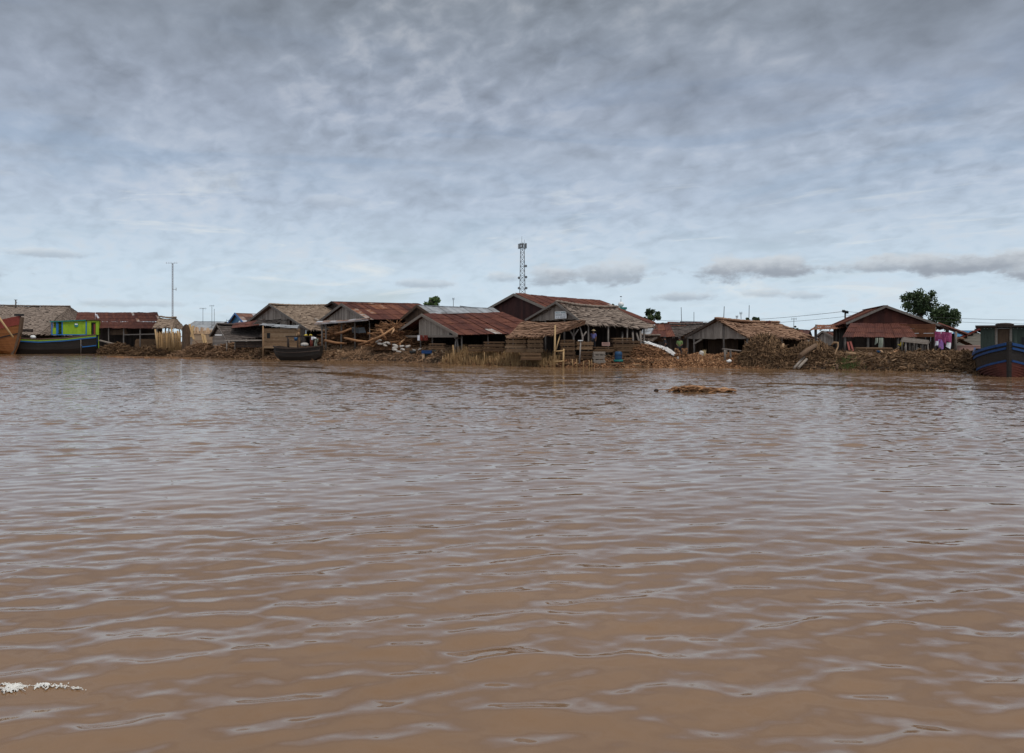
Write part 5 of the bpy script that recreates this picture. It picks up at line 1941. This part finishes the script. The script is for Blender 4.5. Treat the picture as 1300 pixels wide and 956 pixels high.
log('big_log', 'thick brown log leaning between the two bark heaps', 'log', [(1015.5, 452.5, 55.5), (1025, 445, 56), (1035.5, 438.5, 56.6)], [.19, .18, .16], 'board_brown', .75)
log('plank_pole', 'left grey pole of the pair leaning at the bark heaps', 'pole', [(1008, 467.5, 55), (1021, 453, 56)], [.09, .08], 'lumber_grey', .5)
log('plank_pole', 'right grey pole of the pair leaning at the bark heaps', 'pole', [(1013.5, 467, 55), (1024, 456, 55.8)], [.1, .09], 'lumber_grey', .6)
log('pale_slab', 'short pale slab sticking up on the tall shaggy heap', 'slab', [(993, 441.5, 55.8), (994.5, 437, 56.2)], [.1, .09], 'board_tan', .7)
log('curved_root', 'pale curved root arching over the broad bark heap', 'root', [(1056, 438, 55.3), (1058.5, 435, 55.2), (1063.5, 435.2, 55), (1064, 440, 54.9), (1060.5, 448, 54.6), (1059.5, 455, 54.5)], [.05, .08, .08, .05, .06, .03], 'board_tan', .5)
log('river_stake', 'brown stake at the water by the green weeds', 'stake', [(1062.5, 469.5, 54), (1062.7, 463, 54.2)], [.08, .08], 'board_brown', .5)
log('stump', 'square brown stump above the low root heap', 'stump', [(1104.5, 460, 55.6), (1104.8, 448.5, 55.8)], [.17, .16], 'board_brown', .7)
log('long_log', 'long tan log lying before the iron house', 'log', [(1074, 449, 57), (1090, 450.5, 56.6)], [.16, .15], 'board_tan', .5)
log('orange_slab', 'orange slab lying left of the grey drying rack', 'slab', [(1127, 450.5, 55.4), (1141, 444.5, 56.6)], [.07, .06], 'scrap', .85)
log('bent_pole', 'pale pole lying on the heap below the drying rack', 'pole', [(1173, 459.5, 53.6), (1185, 466, 52.6)], [.07, .05], 'lumber_pale', .5)
log('fallen_pole', 'long pale pole propped on the bank beside the cream house', 'pole', [(1221, 454.5, 53), (1236, 449.5, 54)], [.09, .08], 'lumber_grey', .6)
log('fallen_branch', 'pale branch lying at the water right of the brown heap', 'branch', [(1222, 474, 49.8), (1233, 470.5, 50.4)], [.06, .03], 'lumber_grey', .5)
for i, (a, b_, tn) in enumerate((((475, 431), (500, 416), .9), ((500, 418), (497, 426), 1), ((505, 437), (516, 429), .95), ((412, 432), (440, 436), .6), ((425, 424), (446, 417), .4), ((455, 438), (478, 428), .5), ((483, 418), (492, 433), .7), ((437, 429), (470, 434), .75))):
    log('loose_slab', ['long orange slab rising toward the rust roof eave', 'short upright orange slab on the orange slab heap', 'orange slab above the white sacks', 'curved slab low on the dark slab heap', 'dark slab slanting under the barn awning', 'slab between dark and orange slab heaps', 'slab falling to the right above the white sacks', 'long bright slab across the dark slab heap'][i], 'slab',
        [(*a, 78.5 + (i % 3) * .3), ((a[0] + b_[0]) / 2, (a[1] + b_[1]) / 2 + 1.2, 78.3), (*b_, 79)], [.11, .12, .09], 'scrap', tn)

# laundry
g_a, g_b = P(1186, 420.5, 59.6), P(1213.5, 422, 59.5)
single('clothes_line', 'wire', 'thin clothes line under the side roof of the iron house', 'line', lambda m: m.tube([g_a, g_a.lerp(g_b, .5) - UP * .06, g_b], .012, 4, .5))


def cloth(m, px0, px1, yt, yb, Y, sl=0.0, wv=5):
    n, k_ = 10, 8
    for a_ in range(n):
        for b_ in range(k_):
            q = []
            for di, dj in ((0, 0), (1, 0), (1, 1), (0, 1)):
                u, v = (a_ + di) / n, (b_ + dj) / k_
                p = P(px0 + (px1 - px0) * u + sl * v, yt + (yb - yt) * v * (1 - .25 * math.sin(u * 3.1 + px0)), Y)
                p.y += .09 * math.sin(u * wv + v * 2) * (.3 + v)
                q.append(p)
            t_ = U(.2, .9)
            m.face(q, t_, True)
            m.face([p + Vector((0, .015, 0)) for p in reversed(q)], t_, True)


for i, (a, b_, yt, yb, mt, lb) in enumerate(((1186.5, 1194, 421, 436, 'cl_pink', 'dark pink cloth at the left of the clothes line'), (1191, 1197, 431, 441, 'cl_violet', 'violet cloth hanging low under the pink one'), (1195, 1200, 421, 439, 'cl_pink', 'pale pink cloth in the middle of the clothes line'), (1201, 1208, 422, 437, 'cl_pink', 'magenta cloth at the right of the clothes line'), (1202, 1207, 435, 442, 'cl_white', 'white cloth hanging below the magenta cloth'), (1188, 1191, 433, 440, 'cl_white', 'small white cloth below the dark pink one'))):
    single('laundry_cloth', mt, lb, 'laundry', lambda m, a=a, b_=b_, yt=yt, yb=yb, i=i: cloth(m, a, b_, yt, yb, 59.4 - .12 * i, 2 if i < 3 else 0))
g = thing('drying_rack', 'grey board drying rack on thin posts before the iron house', 'rack', ground(1163, 57))
mbx = MB()
for k in range(8):
    y0 = 56.2 + k * .24
    mbx.bar(P(1143.5 + k * .4, 433.5 - k * .75, y0), P(1178 + U(-1, 2), 437 - k * .7, y0), .2, .04, U(.3, .7))
mbx.build('top', 'board_grey', g)
for px, Y in ((1178, 56.2), (1163.5, 56.3), (1150, 56.2), (1155, 57.6), (1171, 57.6), (1145, 57.4)):
    mbx = MB()
    mbx.tube([ground(px, Y) - UP * .2, P(px + U(-.5, .5), 436.5 - (1178 - px) * .07, Y)], [.06, .055], 6, U(.5, .9))
    mbx.build('leg', 'pole', g)
mbx = MB()
for k in range(7):
    px = 1150 + k * 4 + U(-1, 1)
    mbx.bar(ground(px, 57), P(px + U(-3, 2), 438 + U(0, 3), 57), .14, .03, U(.1, .6))
mbx.build('side_slats', 'board_grey', g)
single('yellow_pump', 'yellow', 'bright yellow can with spout left of the grey drying rack', 'can',
       lambda m: (m.box(P(1144.8, 437.2, 57.6), (.16, .16, .3), Matrix.Rotation(.2, 3, 'Y'), .5), m.tube([P(1144, 438.2, 57.6), P(1141.5, 438.2, 57.6), P(1140, 437, 57.6)], [.05, .04, .03], 6, .8)))
single('blue_pail', 'plastic_blue', 'blue pail on the bank before the iron house', 'pail', lambda m: m.tube([P(1116, 448, 57), P(1116, 445, 57)], [.13, .17], 12, .9))
for i, (pa, pb) in enumerate((((1076, 434), (1079, 447)), ((1079.5, 433.5), (1083.5, 447)))):
    single('red_board', 'red', ['left red board leaning under the iron house skirt roof', 'right red board leaning under the iron house skirt roof'][i], 'board', lambda m, pa=pa, pb=pb: m.bar(P(*pb, 59.2), P(*pa, 59.8), .14, .05, .8))
for i, (pa, px1, wd) in enumerate(((1111.5, 1113.5, .3), (1116, 1120, .26))):
    single('hanging_shirt', 'cl_khaki', ['left grey cloth hanging under the iron skirt roof', 'right grey cloth hanging under the iron skirt roof'][i], 'cloth', lambda m, pa=pa, px1=px1: cloth(m, pa, px1 + 1, 429, 437 + (pa > 1113) * 4, 59.5))
single('log_row', 'lumber', 'stack of dark logs along the front of the iron house', 'log pile',
       lambda m: [m.tube([P(1086 + U(-3, 2), 449.5 - 2.3 * k, 58.2 + .12 * j), P(1135 + U(-6, 3), 449.5 - 2.2 * k, 58.3 + .12 * j)], U(.06, .1), 7, U(.0, .5)) for k in range(4) for j in range(3)])


# ================================================================== uncountable litter on the bank
def litter(name, m, px0, px1, t0, t1, n, ln, wd, label, tilt=.35, tmid=.5, upright=0.0, tb=2.0):
    mm_ = MB()
    for _ in range(n):
        px = U(px0, px1)
        t_ = t0 + (t1 - t0) * random.random() ** 1.2
        p = on_bank(px, t_)
        l, w = U(*ln), U(*wd)
        if random.random() < upright:
            d = Vector((U(-.35, .35), U(-.3, .3), 1)).normalized()
            mm_.bar(p - UP * .05, p + d * l, w * .6, w * .5, tmid + U(-.4, .45))
        else:
            rot_ = Matrix.Rotation(U(0, 6.283), 3, 'Z') @ Matrix.Rotation(random.gauss(0, tilt), 3, 'Y') @ Matrix.Rotation(random.gauss(0, tilt), 3, 'X')
            mm_.box(p + UP * U(0, .07), (l, w, w * U(.2, .6)), rot_, tmid + U(-.4, .45))
    o_ = mm_.build(name, m, base=Vector((0, 0, 0)))
    return tag(o_, label, 'litter', None, 'stuff')


litter('wood_chips', 'chips', 405, 570, -.6, 7, 9000, (.06, .3), (.04, .12), 'brown wood chips covering the bank below the barns', .5, .5)
litter('bamboo_offcuts', 'bamboo', 560, 706, -.3, 3.2, 2600, (.2, .75), (.03, .06), 'thicket of upright bamboo offcuts along the mud', .4, .35, .75)
litter('mud_scraps', 'scrap', 560, 800, -.5, 5, 4200, (.08, .5), (.04, .12), 'dark wood scraps in the mud under the lumber shed', .4, .3)
litter('orange_scraps', 'scrap', 795, 970, -.5, 6.5, 7500, (.08, .4), (.05, .14), 'orange bark scraps covering the beach before the open shed', .5, .52)
litter('root_scraps', 'roots', 950, 1260, -.6, 7, 7000, (.1, .7), (.03, .1), 'brown root scraps covering the right bank', .45, .5)
litter('bank_debris', 'chips', 130, 410, -.5, 6, 6000, (.1, .9), (.05, .16), 'mixed timber debris along the left bank', .4, .45)
litter('loose_planks', 'lumber', 150, 420, .3, 6, 260, (.7, 2.6), (.1, .24), 'grey-brown planks strewn over the left bank', .18, .6)
litter('loose_planks', 'lumber', 590, 830, .3, 5, 240, (.5, 1.8), (.08, .18), 'brown planks strewn under the lumber shed', .2, .5)
litter('loose_branches', 'board_tan', 960, 1260, .2, 6, 200, (.5, 1.8), (.05, .13), 'tan branches and slabs strewn over the right bank', .25, .25)
litter('pale_slabs', 'lumber_pale', 410, 570, .2, 6, 160, (.3, 1.2), (.05, .13), 'pale slabs strewn over the chip bank', .25, .3)
litter('dark_debris', 'roots', -60, 330, -.4, 4, 3000, (.2, 1.2), (.06, .2), 'dark driftwood at the waterline of the left bank', .3, .35)
litter('right_debris', 'roots', 1250, 1480, -.6, 7, 2500, (.1, .7), (.03, .1), 'root scraps beyond the dark blue boat', .45, .5)
mm_ = MB()
for _ in range(700):
    p = on_bank(random.gauss(1078, 7), abs(random.gauss(.3, .6)))
    d = Vector((U(-.5, .5), U(-.5, .2), 1)).normalized() * U(.06, .3)
    w = Vector((.03, U(-.02, .02), 0))
    mm_.face((p - w, p + w, p + d), U(.2, 1))
tag(mm_.build('green_weeds', 'grass', base=Vector((0, 0, 0))), 'patch of low green weeds at the water edge', 'weeds', None, 'stuff')

# things adrift
def drift(m):
    c_ = Vector((P(892, 0, 31.2).x, 31.2, .02))
    for k in range(130):
        u = U(-1.1, 1.0)
        hgt = .1 * max(0, 1 - abs(u + .45) * .9) + .05
        p = c_ + Vector((u, U(-.35, .35), U(-.04, hgt)))
        a_ = random.gauss(.1, .55) + (0 if random.random() < .5 else math.pi)
        l = U(.25, .8)
        d = Vector((math.cos(a_), math.sin(a_) * .5, random.gauss(0, .1))).normalized()
        n_ = Vector((U(-.3, .3), U(-.3, .3), 1)).normalized()
        sd = d.cross(n_).normalized() * U(.03, .09)
        # curled strips of bark
        prev = None
        for s_ in range(5):
            f_ = s_ / 4 - .5
            q = p + d * l * f_ + UP * (.07 * (1 - (2 * f_) ** 2))
            if prev is not None:
                m.hexa([prev - sd - UP * .012, q - sd - UP * .012, q + sd - UP * .012, prev + sd - UP * .012, prev - sd + UP * .012, q - sd + UP * .012, q + sd + UP * .012, prev + sd + UP * .012], U(.45, 1.0) if k % 6 else .2)
            prev = q
    m.bar(c_ + Vector((-1.75, .1, .05)), c_ + Vector((-.9, .0, .06)), .07, .03, .85)
    m.bar(c_ + Vector((.7, .1, .06)), c_ + Vector((1.35, .05, .04)), .12, .04, .9)


single('driftwood_raft', 'scrap', 'tangle of orange bark strips drifting on the river', 'driftwood', drift)
single('floating_stub', 'board_dark', 'small dark stub floating left of the drifting bark', 'stub', lambda m: m.blob(Vector((P(833, 0, 31.4).x, 31.4, .03)), (.1, .08, .06), 9, 6, .5, rough=.4))
mm_ = MB()
for _ in range(260):
    px = random.choice((U(138, 165), U(150, 255), U(165, 230)))
    yv = 453.2 + (px - 140) * .018 + random.gauss(0, .25)
    d = 2000 / (yv - 433)
    p = Vector(((px - 650) / 1000 * d, d, .03))
    mm_.box(p, (U(.15, .8), U(.05, .2), U(.03, .12)), Matrix.Rotation(random.gauss(0, .4), 3, 'Z'), U(.2, .9))
tag(mm_.build('floating_scraps', 'scrap', base=Vector((0, 0, 0))), 'line of orange bark scraps floating off the left bank', 'litter', None, 'stuff')
# broken white water from the boat
mm_ = MB()
fx, fy, fs = -3.25, 4.40, .0045          # a torn film of froth riding on the ripples
pts = {}
for i in range(190):
    for j in range(70):
        x, y = fx + i * fs, fy + j * fs
        u = (x + 3.1) / .6
        yc = 4.58 - .06 * u + .025 * math.sin(x * 9)
        body = 1 - abs(y - yc) / (.14 * max(.22, 1.0 - .75 * u))
        f_ = body * .75 + .55 * mnoise.noise(Vector((x * 11, y * 15, 1))) + .4 * mnoise.noise(Vector((x * 33, y * 45, 7))) + .55 * mnoise.noise(Vector((x * 80, y * 100, 3))) - .36 - .22 * max(0, u)
        pts[i, j] = (f_, (x, y, .002 + .03 * max(0, min(f_, .5)) + .006 * mnoise.noise(Vector((x * 140, y * 140, 5)))))
for i in range(189):
    for j in range(69):
        q = [pts[i, j], pts[i + 1, j], pts[i + 1, j + 1], pts[i, j + 1]]
        if min(k_[0] for k_ in q) > 0:
            mm_.face([k_[1] for k_ in q], min(1, .25 + q[0][0] * 1.6))
tag(mm_.build('wake_foam', 'foam', base=Vector((0, 0, 0))), 'white splash of wake foam at the lower left', 'foam', None, 'stuff')

# ================================================================== camera
cam = bpy.data.cameras.new('camera')
cam.sensor_width = 36
cam.lens = 36 * 1000 / 1300
cam.shift_y = -45 / 1300
cam.clip_end = 6000
cam.clip_start = .1
co = bpy.data.objects.new('camera', cam)
COL.objects.link(co)
co.location = (0, 0, CAM_H)
co.rotation_euler = (R(90), 0, 0)
scene.camera = co

# ================================================================== light
SUN_EL, SUN_AZ = 64, 130      # azimuth clockwise from +Y: high, to the right and a little behind the camera
sd = bpy.data.lights.new('sun', 'SUN')
sd.energy = 1.5
sd.angle = R(14)
sd.color = (1, .95, .88)
so = bpy.data.objects.new('sun', sd)
COL.objects.link(so)
az = R(SUN_AZ)
dirv = Vector((math.sin(az) * math.cos(R(SUN_EL)), math.cos(az) * math.cos(R(SUN_EL)), math.sin(R(SUN_EL))))
so.rotation_euler = dirv.to_track_quat('Z', 'Y').to_euler()
so.location = (0, -20, 60)

W = bpy.data.worlds.new('World')
scene.world = W
W.use_nodes = True
nt = W.node_tree
for n_ in list(nt.nodes):
    nt.nodes.remove(n_)


def N(t, **kw):
    n_ = nt.nodes.new(t)
    for k, v in kw.items():
        setattr(n_, k, v)
    return n_


def val(x):
    return x if not isinstance(x, (int, float)) else None


def math_(op, a, b=None, c=None, clamp=False):
    n_ = N('ShaderNodeMath', operation=op, use_clamp=clamp)
    for i, x in enumerate((a, b, c)):
        if x is None:
            continue
        if isinstance(x, (int, float)):
            n_.inputs[i].default_value = x
        else:
            nt.links.new(x, n_.inputs[i])
    return n_.outputs[0]


def mixc(f, a, b):
    n_ = N('ShaderNodeMix', data_type='RGBA')
    for s_, x in (('Factor', f),):
        if isinstance(x, (int, float)):
            n_.inputs[0].default_value = x
        else:
            nt.links.new(x, n_.inputs[0])
    for i, x in ((6, a), (7, b)):
        if isinstance(x, tuple):
            n_.inputs[i].default_value = (*x, 1)
        else:
            nt.links.new(x, n_.inputs[i])
    return n_.outputs[2]


def smooth(x, a, b):
    n_ = N('ShaderNodeMapRange', interpolation_type='SMOOTHSTEP')
    nt.links.new(x, n_.inputs['Value'])
    n_.inputs['From Min'].default_value = a
    n_.inputs['From Max'].default_value = b
    return n_.outputs['Result']


def noise(vec, scale, detail=5, rough=.55, dist=0.0):
    n_ = N('ShaderNodeTexNoise')
    n_.inputs['Scale'].default_value = scale
    n_.inputs['Detail'].default_value = detail
    n_.inputs['Roughness'].default_value = rough
    n_.inputs['Distortion'].default_value = dist
    nt.links.new(vec, n_.inputs['Vector'])
    return n_.outputs['Fac']


def comb(x, y, z):
    n_ = N('ShaderNodeCombineXYZ')
    for i, q in enumerate((x, y, z)):
        if isinstance(q, (int, float)):
            n_.inputs[i].default_value = q
        else:
            nt.links.new(q, n_.inputs[i])
    return n_.outputs[0]


tc = N('ShaderNodeTexCoord')
sep = N('ShaderNodeSeparateXYZ')
nt.links.new(tc.outputs['Generated'], sep.inputs[0])
dx, dy, dz = sep.outputs
zc = math_('MAXIMUM', dz, 0.0)
den = math_('ADD', zc, .32)
cx, cy = math_('DIVIDE', dx, den), math_('DIVIDE', dy, den)
deck = comb(cx, cy, 0)                       # a flat cloud deck overhead, foreshortened to the horizon
rotd = comb(math_('ADD', math_('MULTIPLY', cx, .95), math_('MULTIPLY', cy, -.25)), math_('ADD', math_('MULTIPLY', cy, .95), math_('MULTIPLY', cx, .45)), 0)
big = noise(deck, 1.3, 4, .5, .4)
mid = noise(rotd, 5.2, 6, .55, .25)
fine = noise(rotd, 17.0, 4, .5, .35)
azi = math_('ARCTAN2', dx, dy)

# plain sky behind, the Sky Texture
sky = N('ShaderNodeTexSky', sky_type='NISHITA')
sky.sun_disc = False
sky.sun_elevation = R(SUN_EL)
sky.sun_rotation = R(SUN_AZ)
sky.air_density = 1.0
sky.dust_density = 2.0

# the overcast deck: thick and dark overhead, thin and pale low down
thick = N('ShaderNodeValToRGB')
els = thick.color_ramp.elements
stops = [(0.0, (5.3, 6.25, 6.9)), (.08, (4.85, 5.85, 6.75)), (.17, (3.8, 4.5, 5.5)), (.28, (2.85, 3.3, 4.1)), (.395, (2.05, 2.35, 2.8)), (.5, (3.5, 3.75, 4.1)), (.75, (4.6, 4.8, 5.1)), (1.0, (5.6, 5.8, 6.0))]
while len(els) < len(stops):
    els.new(.5)
for e_, (p_, c_) in zip(els, stops):
    e_.position = p_
    e_.color = (*c_, 1)
nt.links.new(zc, thick.inputs[0])
mot = math_('ADD', math_('MULTIPLY', math_('SUBTRACT', mid, .5), .95), math_('ADD', math_('MULTIPLY', math_('SUBTRACT', fine, .5), math_('ADD', .4, math_('MULTIPLY', smooth(big, .36, .6), .75))), math_('MULTIPLY', math_('SUBTRACT', big, .5), .65)))
amt = smooth(zc, .02, .3)
gain_ = math_('ADD', 1.0, math_('MULTIPLY', mot, math_('ADD', .25, math_('MULTIPLY', amt, .62))))
vm = N('ShaderNodeVectorMath', operation='SCALE')
nt.links.new(thick.outputs['Color'], vm.inputs[0])
nt.links.new(gain_, vm.inputs['Scale'])
col = vm.outputs[0]
# warm-white where the deck thins, blue-grey where it is thick
col = mixc(math_('MULTIPLY', smooth(mot, .0, .4), .34), col, (4.5, 4.45, 4.5))
# a breath of clear sky low in the distance
gap = math_('MULTIPLY', smooth(noise(comb(math_('MULTIPLY', azi, 3.0), math_('MULTIPLY', zc, 16.0), 2.0), 1.0, 5, .55, .8), .5, .68), math_('MULTIPLY', smooth(zc, .42, .2), smooth(zc, .0, .06)))
col = mixc(math_('MULTIPLY', gap, .34), col, sky.outputs['Color'])
# bright wisps
wn = noise(comb(math_('MULTIPLY', azi, 5.0), math_('ADD', math_('MULTIPLY', zc, 38.0), math_('MULTIPLY', azi, -2.0)), 7.0), 1.0, 7, .62, 1.2)
wisp = math_('MULTIPLY', smooth(wn, .55, .76), math_('MULTIPLY', smooth(zc, .24, .12), smooth(zc, .03, .07)))
col = mixc(math_('MULTIPLY', wisp, .62), col, (6.6, 6.8, 6.7))
# low cumulus in the distance: (azimuth, height, half width, half height)
wob = noise(comb(math_('MULTIPLY', azi, 16.0), math_('MULTIPLY', zc, 34.0), 0.0), 1.0, 6, .6, .3)
wob2 = noise(comb(math_('MULTIPLY', azi, 42.0), math_('MULTIPLY', zc, 80.0), 4.0), 1.0, 5, .6)
for px, py, rx, ry, st_ in ((958, 340, 74, 14, 1.0), (760, 347, 66, 15, .62), (700, 350, 40, 13, .55), (1120, 338, 70, 9, .7), (1250, 332, 95, 14, .85), (872, 376, 34, 7, .5), (970, 372, 24, 6, .35), (1020, 375, 26, 6, .4), (545, 360, 46, 6, .4), (640, 352, 26, 7, .4), (60, 322, 40, 5, .4), (1400, 340, 90, 16, .8), (-120, 340, 90, 12, .7), (180, 385, 60, 5, .3), (425, 258, 34, 8, .25)):
    a0 = math.atan2(px - 650, 1000)
    e0 = (433 - py) / math.hypot(px - 650, 1000)
    ua = math_('DIVIDE', math_('SUBTRACT', azi, a0), rx / 1000)
    ue = math_('DIVIDE', math_('SUBTRACT', zc, e0), ry / 1000)
    d2 = math_('SQRT', math_('ADD', math_('MULTIPLY', ua, ua), math_('MULTIPLY', ue, ue)))
    d3 = math_('ADD', math_('ADD', d2, math_('MULTIPLY', math_('SUBTRACT', wob, .5), 2.6)), math_('MULTIPLY', math_('SUBTRACT', wob2, .5), 1.0))
    msk = math_('MULTIPLY', smooth(d3, 1.2, .55), min(1, st_ * 1.2))
    sh = smooth(math_('ADD', ue, math_('MULTIPLY', math_('SUBTRACT', wob2, .5), 1.5)), -.7, .9)
    cc_ = mixc(sh, (2.75, 3.1, 3.6), (5.1, 5.5, 5.9))
    col = mixc(msk, col, cc_)
# the side of the sky behind the camera, towards the veiled sun, is brighter
bk = math_('ADD', 1.0, math_('MULTIPLY', smooth(dy, .15, -.6), .6))
vm = N('ShaderNodeVectorMath', operation='SCALE')
nt.links.new(col, vm.inputs[0])
nt.links.new(bk, vm.inputs['Scale'])
bg = N('ShaderNodeBackground')
bg.inputs['Strength'].default_value = .1
nt.links.new(vm.outputs[0], bg.inputs['Color'])
wo_ = N('ShaderNodeOutputWorld')
nt.links.new(bg.outputs[0], wo_.inputs['Surface'])

scene.render.engine = 'CYCLES'
scene.cycles.use_denoising = True
scene.cycles.max_bounces = 6
scene.view_settings.view_transform = 'Standard'
scene.view_settings.look = 'None'
scene.view_settings.exposure = .25
scene.view_settings.gamma = 1
